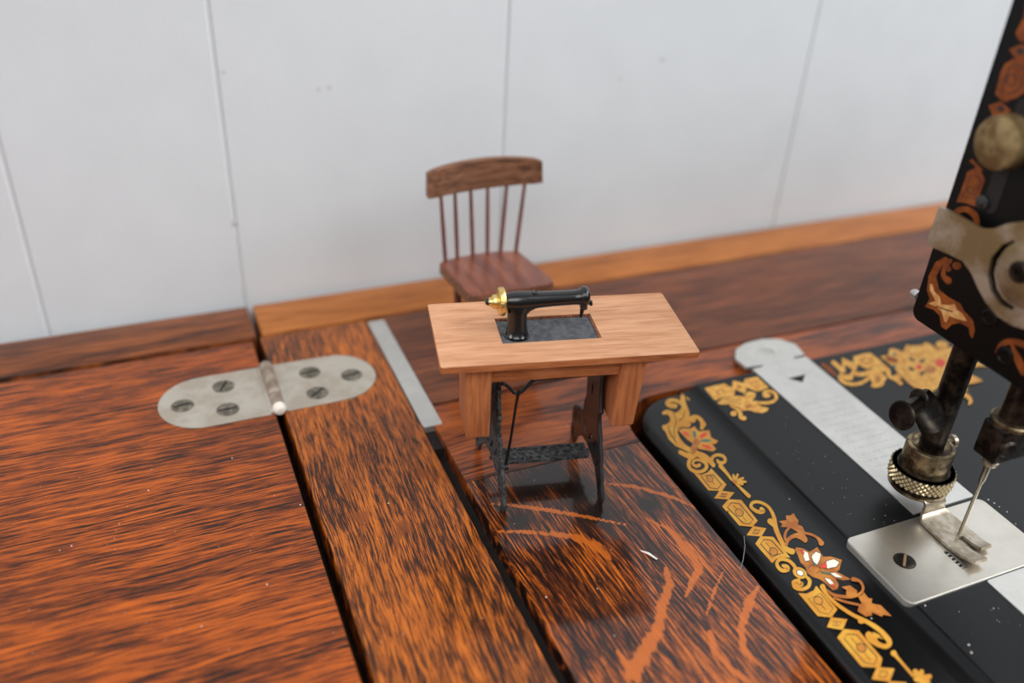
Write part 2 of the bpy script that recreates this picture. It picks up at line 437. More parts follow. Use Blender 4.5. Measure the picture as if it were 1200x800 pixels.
for v_ in me.vertices:
    p = Vector(((v_.co.x + org.x) / S, (v_.co.y + org.y) / S)); best = 0
    for L in FL:
        for (a, wa), (c, wc) in zip(L, L[1:]):
            d, t = dseg(p, a, c); w = wa + (wc - wa) * t
            best = max(best, 1 - .62 * d / max(w, .02)) if d < 3 * w else best
    va.append(best); dd = 0
    for c, r in TOY_SHADE: dd = max(dd, 1 - (p - c).length / (1.6 * r))
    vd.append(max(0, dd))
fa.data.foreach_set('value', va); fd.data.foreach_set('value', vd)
# wood around and below the machine
board('front_rail', 17.95, 75, 2, 7.1, 'border')
board('side_rail', 58.9, 75, 7.15, 28.7, 'border')
# under-frame seen through the gaps, and the cabinet carcass
mb = MB()
mb.box(-2, 17.9, 2.4, 42.2, -3.4, -1.95, 'groove'); mb.box(17.9, 74.6, 28.8, 42.2, -3.4, -1.95, 'groove')
mb.box(9.3, 10.4, 2.4, 31.2, -1.95, -.75, 'groove'); mb.box(9.3, 10.4, 28.6, 39.3, -1.95, -.3, 'groove')
mb.build('under_frame', cab)
mb = MB()
mb.box(-1.5, 0, 3.5, 42, FLZ + 6, -3.45, 'body', .1); mb.box(73, 74.5, 3.5, 42, FLZ + 6, -3.45, 'body', .1)
mb.box(0, 73, 40.5, 42, FLZ + 20, -3.45, 'body', .1); mb.box(0, 73, 3.5, 5, -18, -3.45, 'body', .1)
mb.build('carcass', cab)
for x in (-2, 72.5):
    for y in (3, 39.8):
        mb = MB(); mb.box(x, x + 2.6, y, y + 2.6, FLZ, -3.45, 'body', .15)
        mb.build('leg', cab)
# steel strip let in beside the flap
mb = MB(); mb.prism(rrect(9.46, 29.8, 10.32, 39.1, .12), -.28, .03, 'satin'); mb.build('steel_strip', cab)['label'] = 'dull steel strip let into the wood'
# hinge
def slotted(parent, x, y, z, r, ang, k='screw', dish=.03, slotk='slot', nm='screw'):
    mb = MB()
    mb.lathe((x, y, z - .1), (0, 0, 1), [(r * 1.12, 0), (r * 1.12, .10), (r, .105), (r, .105 + dish * .3), (r * .9, .105 + dish), (0, .105 + dish)], k, 24)
    c, s_ = math.cos(ang), math.sin(ang); w = r * .13; l = r * .9
    q = [(x + c * l * a - s_ * w * b_, y + s_ * l * a + c * w * b_) for a, b_ in ((-1, -1), (1, -1), (1, 1), (-1, 1))]
    mb.prism(q, z, z + .012 + dish, slotk)
    return mb.build(nm, parent)
hin = MB(); yc = 34.75; rr = 1.92
L = [(3.55, yc - rr), (3.55, yc + rr)] + arc(.95, yc, rr, 90, 270, 16); hin.prism(L, -.2, .035, 'hinge')
hl = hin.build('hinge_plate', cab)
for (x, y, a) in ((1.9, 35.62, 1.1), (.05, 34.7, .1), (1.84, 33.8, .05)): slotted(hl, x, y, .035, .44, a)
hin = MB(); L = [(4.25, yc - rr + .02), (4.25, yc + rr)] + arc(6.75, yc, rr - .05, 90, -90, 16); hin.prism(L[::-1], -.2, .035, 'hinge')
hr = hin.build('hinge_plate', cab)
for (x, y, a) in ((5.76, 35.5, .05), (7.53, 34.69, .1), (5.74, 33.78, .7)): slotted(hr, x, y, .035, .44, a)
mb = MB()
mb.lathe((3.93, 34.1, .12), (0, 1, 0), [(.26, 0), (.3, .05), (.3, 1.1), (.285, 1.12), (.285, 1.14), (.3, 1.16), (.3, 2.45), (.26, 2.5)], 'barrel', 20)
mb.lathe((3.93, 33.1, .12), (0, 1, 0), [(.27, 0), (.29, .04), (.29, .95), (.26, 1.0)], 'barrel', 20)
mb.box(3.5, 3.93, 32.9, 36.6, -.15, .1, 'hinge', .03); mb.box(3.93, 4.3, 32.9, 36.6, -.15, .1, 'hinge', .03)
barrel = mb.build('hinge_barrel', cab)
mb = MB(); mb.lathe((3.93, 32.82, .13), (0, 1, 0), [(.0, -.08), (.16, -.05), (.25, .05), (.29, .2), (.29, .3)], 'tip', 20)
mb.build('pin_tip', barrel)['label'] = 'whitish worn pin end'

# ------------------------------------------------------------------ large sewing machine
RZ, DZ = .12, .38
sm = thing('sewing_machine', 'full size black sewing machine with gold floral decals set in the cabinet top', 'sewing machine', (26, 18, 0))
bed = MB()
def ringset(x0, y0, x1, y1, levels, k):
    rings = []
    for off, z in levels: rings.append([(p[0], p[1], z) for p in rrect(x0 + off, y0 + off, x1 - off, y1 - off, max(2.4 - off, .3), 14)])
    n = len(rings[0]); vs = [p for r in rings for p in r]; fs = []
    for i in range(len(rings) - 1):
        for j in range(n):
            q = (j + 1) % n; fs.append((i * n + j, i * n + q, (i + 1) * n + q, (i + 1) * n + j))
    fs.append(tuple(range((len(rings) - 1) * n, len(rings) * n))); fs.append(tuple(range(n))[::-1])
    bed.add(vs, fs, k)
R_ = .42
lv = [(.25, -1.85), (0, -1.2), (0, RZ - R_)] + [(R_ - R_ * math.cos(math.radians(a)), RZ - R_ + R_ * math.sin(math.radians(a))) for a in (15, 30, 45, 60, 75, 90)]
ringset(18.42, 7.4, 58.5, 28.5, lv, 'enamel')
# raised deck with a coved left side
pr = [(21.35, RZ - .05), (21.35, RZ + .002), (21.6, RZ + .012), (21.8, RZ + .04), (21.98, RZ + .09), (22.1, RZ + .16), (22.16, DZ - .05), (22.2, DZ - .015), (22.27, DZ)]
deck = pr + [(58.0, DZ), (58.0, RZ - .05)]
bed.prism(deck, 7.8, 28.35, 'deckenamel', fr=lambda a, b_, c: (a, c, b_), side='enamel')
bed.prism([(22.27, 7.8), (58, 7.8), (58, 28.35), (22.27, 28.35)], None, DZ + .003, 'deckenamel')

# each paint layer lies a hair above the one before it
PAINT = [0]
def onrim(ox, oy, sc):
    PAINT[0] = 0
    return lambda u, v_, l: onz(ox + u / sc, oy + v_ / sc, RZ + .004 + l)
def ondeck(ox, oy, sc):
    PAINT[0] = 0
    return lambda u, v_, l: onz(ox + u / sc, oy + v_ / sc, DZ + .006 + l)
L1 = L2 = L3 = 0
# --- corner scrollwork
A = onrim(760, 440, 8)
bed.poly([(125, 345), (165, 318), (210, 328), (250, 350), (290, 325), (318, 285), (352, 330), (385, 380), (375, 410), (400, 460), (380, 485), (300, 492), (268, 520), (262, 570), (280, 620), (335, 670), (380, 690), (400, 715), (350, 705), (250, 655), (190, 595), (155, 520), (125, 488), (135, 462), (170, 458), (200, 430), (205, 395), (180, 362), (130, 365)], 'gold', A)
bed.stroke([(382, 205), (370, 175), (335, 175), (320, 215), (335, 280), (365, 350), (365, 400)], [52, 44, 44, 44, 42, 36, 30], 'gold', A)
bed.blob((388, 200), 30, 30, 'gold', A)
bed.stroke([(250, 285), (205, 280), (175, 260), (195, 235), (250, 232), (310, 260), (330, 300)], [44, 44, 36, 34, 34, 32, 32], 'gold', A)
bed.stroke([(210, 450), (235, 520), (270, 600), (340, 670), (430, 715), (510, 760), (580, 800)], [30, 60, 58, 46, 50, 52, 52], 'gold', A)
bed.poly([(275, 695), (320, 705), (380, 740), (450, 745), (420, 785), (350, 770), (300, 730)], 'gold', A)
bed.stroke([(390, 400), (425, 385), (470, 395), (505, 440), (500, 490)], [30, 34, 34, 38, 34], 'gold', A); bed.blob((410, 412), 34, 30, 'gold', A)
bed.poly([(530, 430), (540, 465), (510, 500), (490, 480)], 'gold', A)
bed.poly([(278, 515), (330, 490), (390, 495), (430, 470), (455, 505), (480, 520), (570, 508), (590, 580), (655, 612), (630, 640), (600, 642), (638, 690), (600, 715), (540, 700), (470, 690), (430, 660), (400, 625), (360, 600), (325, 560)], 'amber', A, L1)
bed.poly([(285, 515), (330, 498), (390, 503), (430, 482), (450, 512), (480, 528), (562, 516), (580, 585), (640, 612), (625, 632), (590, 640), (628, 690), (600, 705), (540, 692), (470, 682), (430, 652), (400, 615), (360, 590), (330, 553)], 'gold', A, L2)
for k, P_ in (('red', [(308, 520), (345, 522), (378, 548), (386, 572), (352, 562)]), ('teal', [(413, 520), (438, 518), (450, 565), (436, 590), (418, 560)]),
              ('red', [(474, 570), (500, 540), (550, 530), (545, 562), (492, 592)]), ('teal', [(488, 602), (540, 592), (602, 608), (540, 622), (492, 618)]),
              ('red', [(498, 642), (560, 650), (606, 688), (560, 686), (505, 662)])):
    bed.poly(P_, k, A, L3)
bed.stroke([(442, 640), (420, 700)], [55, 60], 'amber', A, L2); bed.blob((450, 622), 36, 34, 'amber', A, L3)
for P_ in ([(230, 350), (262, 420), (240, 500), (250, 590)], [(340, 330), (325, 390), (280, 420)], [(185, 470), (205, 540), (260, 620)], [(270, 500), (300, 480), (360, 485)]):
    bed.stroke(P_, 5, 'umber', A, L3, caps=False)
# --- strokes below, spiral and first plaque
Bq = onrim(790, 530, 8)
bed.stroke([(60, 0), (130, 25), (220, 10), (290, 35), (335, 80), (368, 125)], [40, 44, 40, 40, 40, 30], 'gold', Bq)
bed.stroke([(235, 118), (205, 128), (175, 105), (190, 75), (240, 70), (290, 95), (305, 135), (270, 172), (210, 180), (155, 155), (135, 105), (160, 50), (210, 28)], [34, 30, 24, 24, 26, 30, 32, 32, 32, 32, 34, 34, 30], 'gold', Bq, L1)
bed.stroke([(370, 118), (352, 80), (365, 40), (410, 22), (460, 35), (480, 70), (460, 95), (420, 92), (405, 70)], [34, 30, 30, 28, 28, 28, 30, 30, 20], 'gold', Bq)
bed.poly([(185, 190), (250, 210), (310, 190), (350, 150), (490, 300), (450, 360), (320, 355)], 'gold', Bq)
def ring(P_, fn, w=9): bed.stroke(P_, w, 'umber', fn, L2, close=True)
ring([(252, 222), (310, 215), (365, 208), (445, 300), (405, 342), (340, 332)], Bq)
def disc(c, r, fn): bed.blob(c, r, r * .85, 'umber', fn, L2, .6); bed.blob(c, r * .84, r * .7, 'ochre', fn, L3, .6)
disc((335, 245), 38, Bq); bed.stroke([(355, 275), (380, 300)], 5, 'umber', Bq, L2, caps=False)
bed.poly([(425, 355), (565, 375), (510, 440), (375, 430)], 'gold', Bq); ring([(448, 385), (500, 390), (480, 418), (425, 412)], Bq); bed.blob((463, 402), 16, 10, 'amber', Bq, L3)
bed.poly([(510, 438), (630, 445), (785, 640), (735, 697), (610, 685), (505, 560), (515, 548), (490, 552), (450, 505)], 'gold', Bq)
ring([(538, 470), (612, 480), (740, 630), (705, 670), (645, 660), (500, 515)], Bq)
disc((612, 562), 44, Bq); bed.stroke([(555, 495), (592, 535)], 5, 'umber', Bq, L2, caps=False); bed.stroke([(635, 592), (678, 645)], 5, 'umber', Bq, L2, caps=False)
bed.stroke([(435, 125), (490, 190), (540, 255)], [40, 28, 24], 'gold', Bq)
bed.stroke([(570, 275), (630, 340), (700, 408)], [28, 26, 38], 'gold', Bq)
for q in ((555, 212), (595, 208), (645, 240), (668, 275), (640, 297)): bed.stroke([(572, 270), ((572 + q[0]) / 2, (270 + q[1]) / 2), q], [10, 24, 22], 'gold', Bq, L1)
bed.blob((570, 272), 22, 20, 'amber', Bq, L2)
Cq = onrim(860, 580, 8)
bed.poly([(180, 288), (305, 310), (260, 387), (118, 375)], 'gold', Cq); ring([(195, 325), (247, 330), (225, 362), (175, 358)], Cq); bed.blob((210, 344), 16, 10, 'amber', Cq, L3)
bed.poly([(250, 383), (370, 390), (530, 585), (440, 583), (395, 600), (360, 637), (200, 455)], 'gold', Cq)
ring([(285, 415), (350, 422), (465, 545), (410, 555), (360, 580), (250, 455)], Cq)
disc((372, 527), 44, Cq); bed.stroke([(298, 443), (345, 497)], 5, 'umber', Cq, L2, caps=False)
bed.stroke([(258, 128), (272, 150), (240, 158), (195, 140), (160, 105), (180, 68), (240, 65), (310, 98), (355, 155), (380, 225), (390, 300), (420, 380), (455, 450), (495, 505), (545, 528)], [36, 42, 38, 32, 30, 30, 28, 28, 30, 36, 44, 42, 42, 46, 56], 'gold', Cq)
bed.stroke([(340, 243), (375, 285)], [54, 30], 'gold', Cq)
bed.poly([(420, 245), (450, 240), (492, 232), (488, 190), (530, 190), (560, 168), (585, 213), (606, 235), (600, 275), (642, 292), (668, 347), (600, 347), (560, 322), (520, 302), (440, 297), (456, 270)], 'amber', Cq)
bed.stroke([(520, 305), (490, 340), (478, 390), (492, 435)], [20, 26, 26, 20], 'amber', Cq)
bed.stroke([(490, 465), (515, 410), (575, 380), (640, 392), (668, 420)], [30, 34, 42, 60, 48], 'amber', Cq)
bed.stroke([(560, 372), (640, 355), (720, 367), (785, 400), (820, 450)], [20, 24, 24, 26, 50], 'amber', Cq)
bed.stroke([(462, 660), (495, 672), (500, 698), (450, 705), (410, 665), (408, 622), (450, 600), (515, 615), (560, 655), (590, 705)], [30, 44, 44, 36, 32, 32, 32, 32, 32, 32], 'gold', Cq)
bed.blob((618, 728), 72, 50, 'gold', Cq, 0, .5); bed.blob((622, 728), 40, 28, 'umber', Cq, L2, .5); bed.blob((622, 728), 32, 22, 'white', Cq, L3, .5)
D = onrim(910, 630, 6.4)
bed.poly([(135, 85), (150, 70), (200, 80), (245, 105), (305, 70), (350, 140), (410, 140), (490, 165), (470, 240), (450, 252), (500, 280), (560, 310), (500, 318), (440, 302), (467, 350), (455, 385), (420, 392), (380, 352), (330, 312), (270, 292), (230, 262), (218, 222), (180, 185), (160, 130)], 'amber', D)
bed.blob((282, 235), 46, 34, 'umber', D, L1); bed.blob((282, 235), 42, 30, 'amber', D, L2)
bed.stroke([(235, 240), (280, 275), (335, 300)], [20, 36, 20], 'amber', D, L2)
for k, P_ in (('white', [(190, 90), (235, 110), (248, 168), (216, 175), (200, 130)]), ('red', [(170, 90), (195, 92), (208, 108), (204, 128)]),
              ('white', [(263, 140), (295, 103), (332, 120), (325, 160), (305, 200), (280, 185)]), ('teal', [(270, 172), (290, 188), (306, 205), (285, 205)]),
              ('white', [(360, 205), (375, 175), (430, 160), (470, 183), (450, 215), (375, 230)]), ('red', [(322, 220), (372, 180), (378, 228)]),
              ('white', [(405, 264), (440, 262), (497, 298), (440, 292)]), ('teal', [(334, 250), (400, 262), (402, 276), (340, 262)]),
              ('white', [(360, 300), (400, 310), (430, 345), (436, 366), (390, 338)]), ('red', [(412, 340), (432, 350), (438, 372), (418, 360)])):
    cx = sum(p[0] for p in P_) / len(P_); cy = sum(p[1] for p in P_) / len(P_)
    bed.poly([(cx + (p[0] - cx) * 1.12, cy + (p[1] - cy) * 1.12) for p in P_], 'umber', D, L2)
    bed.poly(P_, k, D, L3)
bed.stroke([(165, 335), (190, 345), (170, 360), (135, 345), (130, 328), (165, 318)], [20, 26, 20, 26, 26, 30], 'gold', D)
bed.stroke([(125, 335), (140, 372), (190, 385), (238, 365), (248, 320), (222, 290)], [26, 28, 28, 28, 26, 20], 'gold', D)
bed.poly([(162, 413), (225, 418), (280, 393), (297, 358), (457, 535), (412, 597), (310, 587)], 'gold', D)
ring([(235, 452), (290, 440), (330, 415), (425, 530), (390, 572), (330, 560)], D, 5)
disc((313, 470), 38, D); bed.stroke([(335, 500), (370, 540)], 5, 'umber', D, L2, caps=False)
bed.poly([(408, 595), (532, 610), (495, 690), (378, 670)], 'gold', D); ring([(430, 625), (488, 632), (470, 662), (420, 655)], D, 5); bed.blob((452, 643), 14, 10, 'amber', D, L3)
bed.stroke([(345, 365), (375, 420), (440, 487), (540, 558), (625, 605), (700, 645), (780, 700), (840, 765)], [40, 26, 26, 28, 26, 26, 32, 40], 'gold', D)
bed.stroke([(430, 450), (520, 480), (620, 502)], [14, 18, 18], 'amber', D)
bed.poly([(612, 442), (640, 430), (655, 408), (690, 452), (718, 455), (712, 490), (782, 505), (865, 588), (800, 575), (790, 592), (710, 555), (718, 580), (670, 590), (608, 550), (618, 510), (640, 490)], 'amber', D, L1)
bed.stroke([(380, 390), (425, 425), (500, 440), (570, 440), (630, 415), (650, 375), (625, 325), (575, 310)], [12, 22, 24, 24, 22, 20, 22, 34], 'amber', D)
bed.poly([(488, 368), (550, 355), (605, 395), (600, 430), (540, 442), (520, 420), (525, 392)], 'amber', D, L1)
bed.blob((637, 622), 28, 22, 'gold', D)
Eq = onrim(960, 700, 8)
bed.poly([(230, 293), (370, 308), (592, 570), (572, 657), (400, 647), (168, 375)], 'gold', Eq)
ring([(262, 340), (355, 350), (545, 560), (520, 625), (430, 612), (235, 385)], Eq)
disc((395, 470), 52, Eq); bed.stroke([(298, 375), (355, 437)], 6, 'umber', Eq, L2, caps=False); bed.stroke([(422, 515), (482, 587)], 6, 'umber', Eq, L2, caps=False)
bed.poly([(540, 650), (707, 665), (660, 787), (492, 765)], 'gold', Eq); ring([(575, 690), (645, 695), (622, 750), (560, 742)], Eq)
bed.poly([(660, 782), (810, 795), (1035, 1050), (1010, 1130), (840, 1120), (610, 860)], 'gold', Eq)
bed.stroke([(350, 180), (440, 220), (540, 280), (620, 355), (658, 420), (625, 457), (550, 435), (490, 385), (465, 350)], [36, 36, 40, 46, 52, 46, 50, 76, 66], 'gold', Eq, L1)
bed.poly([(500, 320), (560, 345), (602, 395), (560, 375), (520, 400)], 'gold', Eq, L1)
bed.stroke([(698, 520), (740, 570), (880, 732)], [56, 28, 26], 'gold', Eq)
for q in ((900, 690), (960, 695), (1035, 740), (1020, 790), (1000, 850)): bed.stroke([(940, 755), ((940 + q[0]) / 2, (755 + q[1]) / 2), q], [20, 50, 44], 'gold', Eq, L1)
bed.blob((925, 768), 42, 26, 'gold', Eq, L2, .3)
# border goes on towards the front of the machine
base = [(r.x, r.y) for r in (Eq(230, 293, 0), Eq(370, 308, 0), Eq(592, 570, 0), Eq(572, 657, 0), Eq(400, 647, 0), Eq(168, 375, 0))]
# --- deck decals, rear left
G1 = ondeck(820, 430, 11.43)
bed.poly([(65, 282), (200, 245), (330, 220), (430, 275), (430, 385), (320, 400), (215, 440), (185, 430)], 'goldpale', G1)
bed.blob((280, 330), 55, 38, 'amber', G1, L1); bed.blob((280, 330), 40, 26, 'goldpale', G1, L2)
bed.stroke([(442, 385), (462, 200)], 42, 'goldpale', G1, L1); bed.poly([(455, 180), (600, 215), (610, 350), (470, 300)], 'goldpale', G1); bed.blob((530, 265), 40, 22, 'amber', G1, L1, .5)
bed.stroke([(600, 345), (618, 180)], 40, 'goldpale', G1, L1)
bed.poly([(600, 160), (770, 128), (925, 270), (800, 320), (750, 322), (640, 280)], 'goldpale', G1); bed.blob((740, 225), 62, 40, 'amber', G1, L1, .3); bed.blob((740, 225), 44, 26, 'goldpale', G1, L2, .3)
bed.poly([(230, 470), (330, 405), (470, 385), (600, 390), (650, 325), (700, 330), (750, 350), (745, 395), (705, 450), (760, 500), (840, 528), (925, 545), (905, 590), (835, 615), (740, 605), (660, 575), (560, 585), (520, 535), (430, 500), (270, 500)], 'goldpale', G1)
bed.poly([(600, 520), (680, 480), (720, 520), (640, 565)], 'amber', G1, L1)
bed.stroke([(240, 465), (400, 430), (560, 440)], 6, 'umber', G1, L2, caps=False); bed.stroke([(300, 490), (450, 465), (560, 500)], 6, 'umber', G1, L2, caps=False)
bed.stroke([(740, 475), (830, 480), (930, 475), (1010, 440), (1025, 385), (985, 335), (920, 322), (870, 345), (880, 380), (930, 380)], [50, 40, 42, 42, 44, 42, 40, 60, 60, 40], 'goldpale', G1)
bed.stroke([(420, 520), (500, 560), (545, 620), (550, 670), (595, 685)], [30, 40, 50, 56, 62], 'goldpale', G1); bed.blob((455, 620), 45, 36, 'goldpale', G1)
# rear right
G2 = ondeck(960, 390, 10)
bed.stroke([(45, 370), (120, 430), (190, 490)], [40, 60, 30], 'orange', G2)
bed.stroke([(165, 345), (240, 405), (260, 450)], [50, 56, 40], 'goldpale', G2)
bed.poly([(265, 290), (400, 345), (420, 440), (380, 420), (300, 370), (310, 460), (275, 470)], 'goldpale', G2)
bed.poly([(395, 280), (500, 245), (600, 232), (745, 345), (660, 400), (560, 420), (440, 365)], 'goldpale', G2); bed.blob((550, 320), 80, 35, 'amber', G2, L1); bed.blob((550, 320), 55, 20, 'goldpale', G2, L2)
bed.stroke([(420, 290), (425, 380), (400, 470)], 40, 'goldpale', G2)
bed.stroke([(395, 470), (500, 485), (620, 450), (745, 380)], [50, 50, 60, 50], 'goldpale', G2)
bed.stroke([(360, 520), (300, 515), (245, 505), (265, 560), (340, 595), (430, 600), (520, 570), (620, 500), (745, 425)], [80, 60, 50, 44, 40, 40, 42, 48, 50], 'goldpale', G2)
bed.poly([(600, 520), (640, 470), (750, 470), (800, 530), (765, 560), (760, 600), (735, 625), (650, 643), (605, 630), (620, 590)], 'goldpale', G2); bed.blob((690, 540), 36, 40, 'amber', G2, L1)
bed.stroke([(750, 400), (800, 440), (830, 510), (900, 545), (955, 590)], [60, 60, 44, 46, 46], 'goldpale', G2); bed.blob((915, 515), 45, 36, 'goldpale', G2)
bed.poly([(712, 275), (815, 262), (820, 190), (870, 180), (985, 222), (1020, 140), (1100, 150), (1210, 140), (1250, 108), (1300, 130), (1385, 190), (1560, 165), (1700, 260), (1660, 420), (1500, 560), (1400, 640), (1300, 700), (1190, 690), (1060, 590), (960, 500), (870, 400), (800, 340)], 'goldpale', G2)
for c in ((1090, 310), (1210, 325), (1080, 420), (1210, 470)): bed.blob(c, 40, 18, 'deckenamel', G2, L2, .5 if c[0] < 1100 else -.5)
bed.blob((1170, 400), 36, 30, 'red', G2, L2); bed.blob((1300, 430), 70, 50, 'amber', G2, L1); bed.blob((850, 310), 80, 34, 'orange', G2, L1, .3)
bed.blob((880, 250), 26, 18, 'teal', G2, L2); bed.blob((880, 390), 26, 18, 'teal', G2, L2); bed.blob((1420, 350), 60, 50, 'red', G2, L2)
for P_ in ([(950, 250), (1000, 330), (990, 430), (1060, 540), (1180, 640)], [(1020, 200), (1080, 250), (1200, 240), (1300, 200)], [(1240, 360), (1350, 330), (1400, 300)], [(1250, 480), (1330, 560)], [(900, 440), (1010, 560), (1150, 660)]):
    bed.stroke(P_, 9, 'amber', G2, L2, caps=False)
bed.blob((1440, 135), 75, 42, 'goldpale', G2)
bed.poly([(1780, 350), (1860, 335), (1960, 390), (1800, 400)], 'goldpale', G2)
bed.poly([(1700, 450), (1760, 470), (1920, 560), (1820, 590), (1700, 605)], 'goldpale', G2); bed.poly([(1740, 500), (1790, 530), (1770, 560), (1720, 560)], 'red', G2, L1)
bed.poly([(1690, 600), (1735, 640), (1735, 690), (1680, 670)], 'goldpale', G2)
bed.stroke([(1650, 715), (1730, 735), (1775, 790), (1760, 830)], [50, 50, 44, 30], 'goldpale', G2)
bedo = bed.build('bed', sm, smooth=25)

# --- slide plates and needle plate
PZ = DZ + .05
mb = MB()
sl = [(25.5, 17.9), (28.62, 17.9), (28.72, 28.62), (28.05, 28.66), (28.05, 28.78), (28.78, 28.82), (28.95, 29.75), (28.45, 30.45), (27.6, 30.72), (26.6, 30.66), (25.75, 30.3), (25.25, 29.6), (25.3, 28.78), (26.15, 28.7), (26.15, 28.58), (25.5, 28.55)]
tri_ = [tuple(onz(u, v_, PZ)[:2]) for u, v_ in ((922.7, 443.3), (943.7, 438.3), (940.7, 447.8))]
hole = circ(27.05, 29.6, .42, 20, .34)
mb.prism([sl, tri_, hole], PZ - .16, PZ, 'satin')
mb.prism([tuple(Vector(p)) for p in [(a, b_) for a, b_ in tri_]], None, DZ + .012, 'slot')
mb.prism(circ(27.05, 29.6, .40, 20, .33), None, PZ - .05, 'steel')
mb.prism(circ(27.05, 29.6, .44, 20, .36), None, PZ - .1, 'slot')
# worn rows of engraving, too faint to read
rng = random.Random(3)
for r in range(12):
    y = 25.3 - r * .42; x = 26.0 + .1 * rng.random()
    while x < 28.1:
        w = .06 + .12 * rng.random()
        mb.prism([(x, y), (x + w, y), (x + w, y + .04), (x, y + .04)], None, PZ + .002, 'engrave'); x += w + .05 + .1 * rng.random()
M['engrave'] = plain('faint_engraving', (172, 168, 162), .5, .7)
s1 = mb.build('slide_plate', sm, smooth=20)
mb = MB(); mb.prism(rrect(25.45, 7.9, 28.6, 14.28, .08), PZ - .12, PZ, 'satin'); mb.build('slide_plate', sm, smooth=20)
mb = MB()
slot = [(25.75, 15.35), (26.0, 15.35), (26.0, 16.1), (25.75, 16.1)]
NZ = DZ + .09
mb.prism([rrect(21.95, 14.33, 28.75, 17.72, .3), [(25.0, 15.0), (25.25, 15.0), (25.25, 15.9), (25.0, 15.9)]], PZ - .25, NZ - .03, 'satin')
mb.prism([rrect(21.98, 14.36, 28.72, 17.69, .28), [(25.0, 15.0), (25.25, 15.0), (25.25, 15.9), (25.0, 15.9)]], NZ - .03, NZ, 'steelplate')
mb.prism([(24.98, 14.98), (25.27, 14.98), (25.27, 15.92), (24.98, 15.92)], None, PZ - .1, 'slot')
for i in range(5): mb.box(25.05, 25.2, 15.05 + i * .17, 15.13 + i * .17, PZ - .1, NZ - .03, 'steel', .02)
M['steelplate'] = plain('scratched_steel', (200, 194, 184), .25, .95, var=.04, vscale=.8)
npo = mb.build('needle_plate', sm, smooth=20)
p = onz(1060, 657, NZ)
slotted(npo, p.x, p.y, NZ, .36, .75, 'patina', .03, 'rustslot')

# --- head, arm and pillar
HX, HB, HY0, HY1 = 25.0, 8.0, 14.6, 20.45
mb = MB()
mb.prism(rrect(HY0, HB, HY1, 21.2, .35, 6), 25.0, 30.5, 'faceenamel', fr=lambda a, b_, c: (c, a, b_))
mb.build('head', sm, smooth=40)
mb = MB()
prof = [(30.5, 15.2), (34, 14.6), (44, 13.6), (46, 11), (46.8, 6), (46.4, 1.5), (45.6, DZ + .01), (54.5, DZ + .01), (53.8, 2), (53.6, 12), (53.4, 18), (52, 20.4), (46, 21.0), (30.5, 20.8)]
mb.prism(prof, 15.3, 19.8, 'enamel', fr=lambda a, b_, c: (a, c, b_))
mb.build('arm', sm, smooth=40)
mb = MB(); mb.lathe((53.6, 17.5, 16.5), (1, 0, 0), [(1.2, 0), (1.2, .8), (5, .9), (5.4, 1.2), (5.4, 1.9), (5, 2.2), (1.5, 2.2), (1.2, 2.8), (.3, 2.9)], 'steel', 40); mb.build('hand_wheel', sm)
# face plate with its decals
fp = MB()
fp.prism(rrect(HY0 + .15, HB + .12, HY1 - .12, 21.0, .3, 6), HX - .06, HX + .01, 'faceenamel', fr=lambda a, b_, c: (c, a, b_))
def onface(ox, oy, sc):
    PAINT[0] = 0
    return lambda u, v_, l: onx(ox + u / sc, oy + v_ / sc, HX - .068 - l)
H1 = onface(1060, 240, 4)
fp.poly([(190, 243), (145, 268), (112, 335), (105, 400), (118, 440), (95, 478), (135, 490), (165, 520), (172, 570), (195, 585), (222, 560), (262, 553), (300, 575), (306, 610), (318, 626), (330, 590), (320, 540), (280, 498), (262, 462), (205, 432), (162, 395), (148, 335), (178, 282), (215, 258)], 'orange', H1)
fp.poly([(118, 368), (132, 372), (140, 405), (165, 432), (172, 465), (205, 470), (235, 463), (245, 490), (272, 510), (292, 545), (250, 535), (210, 520), (196, 552), (186, 545), (175, 500), (150, 478), (112, 462), (145, 450), (120, 400)], 'cream', H1, L2)
fp.stroke([(150, 475), (190, 490), (225, 500)], 5, 'umber', H1, L3)
fp.stroke([(215, 262), (190, 290), (182, 330), (205, 355)], [20, 22, 22, 34], 'orange', H1); fp.blob((207, 300), 12, 14, 'orange', H1); fp.blob((245, 285), 22, 18, 'orange', H1)
fp.stroke([(232, 50), (255, 25), (295, 22), (330, 50), (340, 90)], [30, 28, 28, 30, 24], 'orange', H1)
fp.stroke([(432, 690), (455, 655), (500, 640), (560, 655), (620, 690)], [16, 26, 28, 30, 30], 'orange', H1); fp.stroke([(500, 650), (530, 720), (560, 780)], [10, 34, 40], 'orange', H1)
H2 = onface(1100, 130, 5.714)
fp.poly([(190, 405), (240, 385), (282, 400), (310, 460), (247, 642), (180, 615), (118, 610), (150, 530), (178, 450)], 'orange', H2)
fp.stroke([(215, 430), (262, 435), (282, 470), (240, 590), (200, 575), (160, 578), (195, 500)], 6, 'umber', H2, L2, close=True); fp.blob((215, 530), 26, 28, 'umber', H2, L2); fp.blob((215, 530), 19, 21, 'orange', H2, L3)
fp.poly([(203, 335), (225, 318), (300, 400), (240, 395), (245, 372)], 'orange', H2)
H3 = onface(1060, 0, 4)
fp.poly([(470, 300), (510, 275), (570, 265), (600, 330), (575, 430), (520, 460), (460, 476), (424, 440), (450, 340)], 'orange', H3)
fp.stroke([(490, 320), (535, 300), (565, 330), (545, 410), (500, 440), (455, 430)], 6, 'umber', H3, L2, close=True); fp.blob((500, 375), 24, 30, 'umber', H3, L2); fp.blob((500, 375), 18, 23, 'orange', H3, L3)
fp.poly([(393, 495), (450, 474), (502, 520), (485, 542), (412, 542)], 'orange', H3); fp.poly([(430, 505), (455, 492), (475, 515), (450, 528)], 'umber', H3, L2)
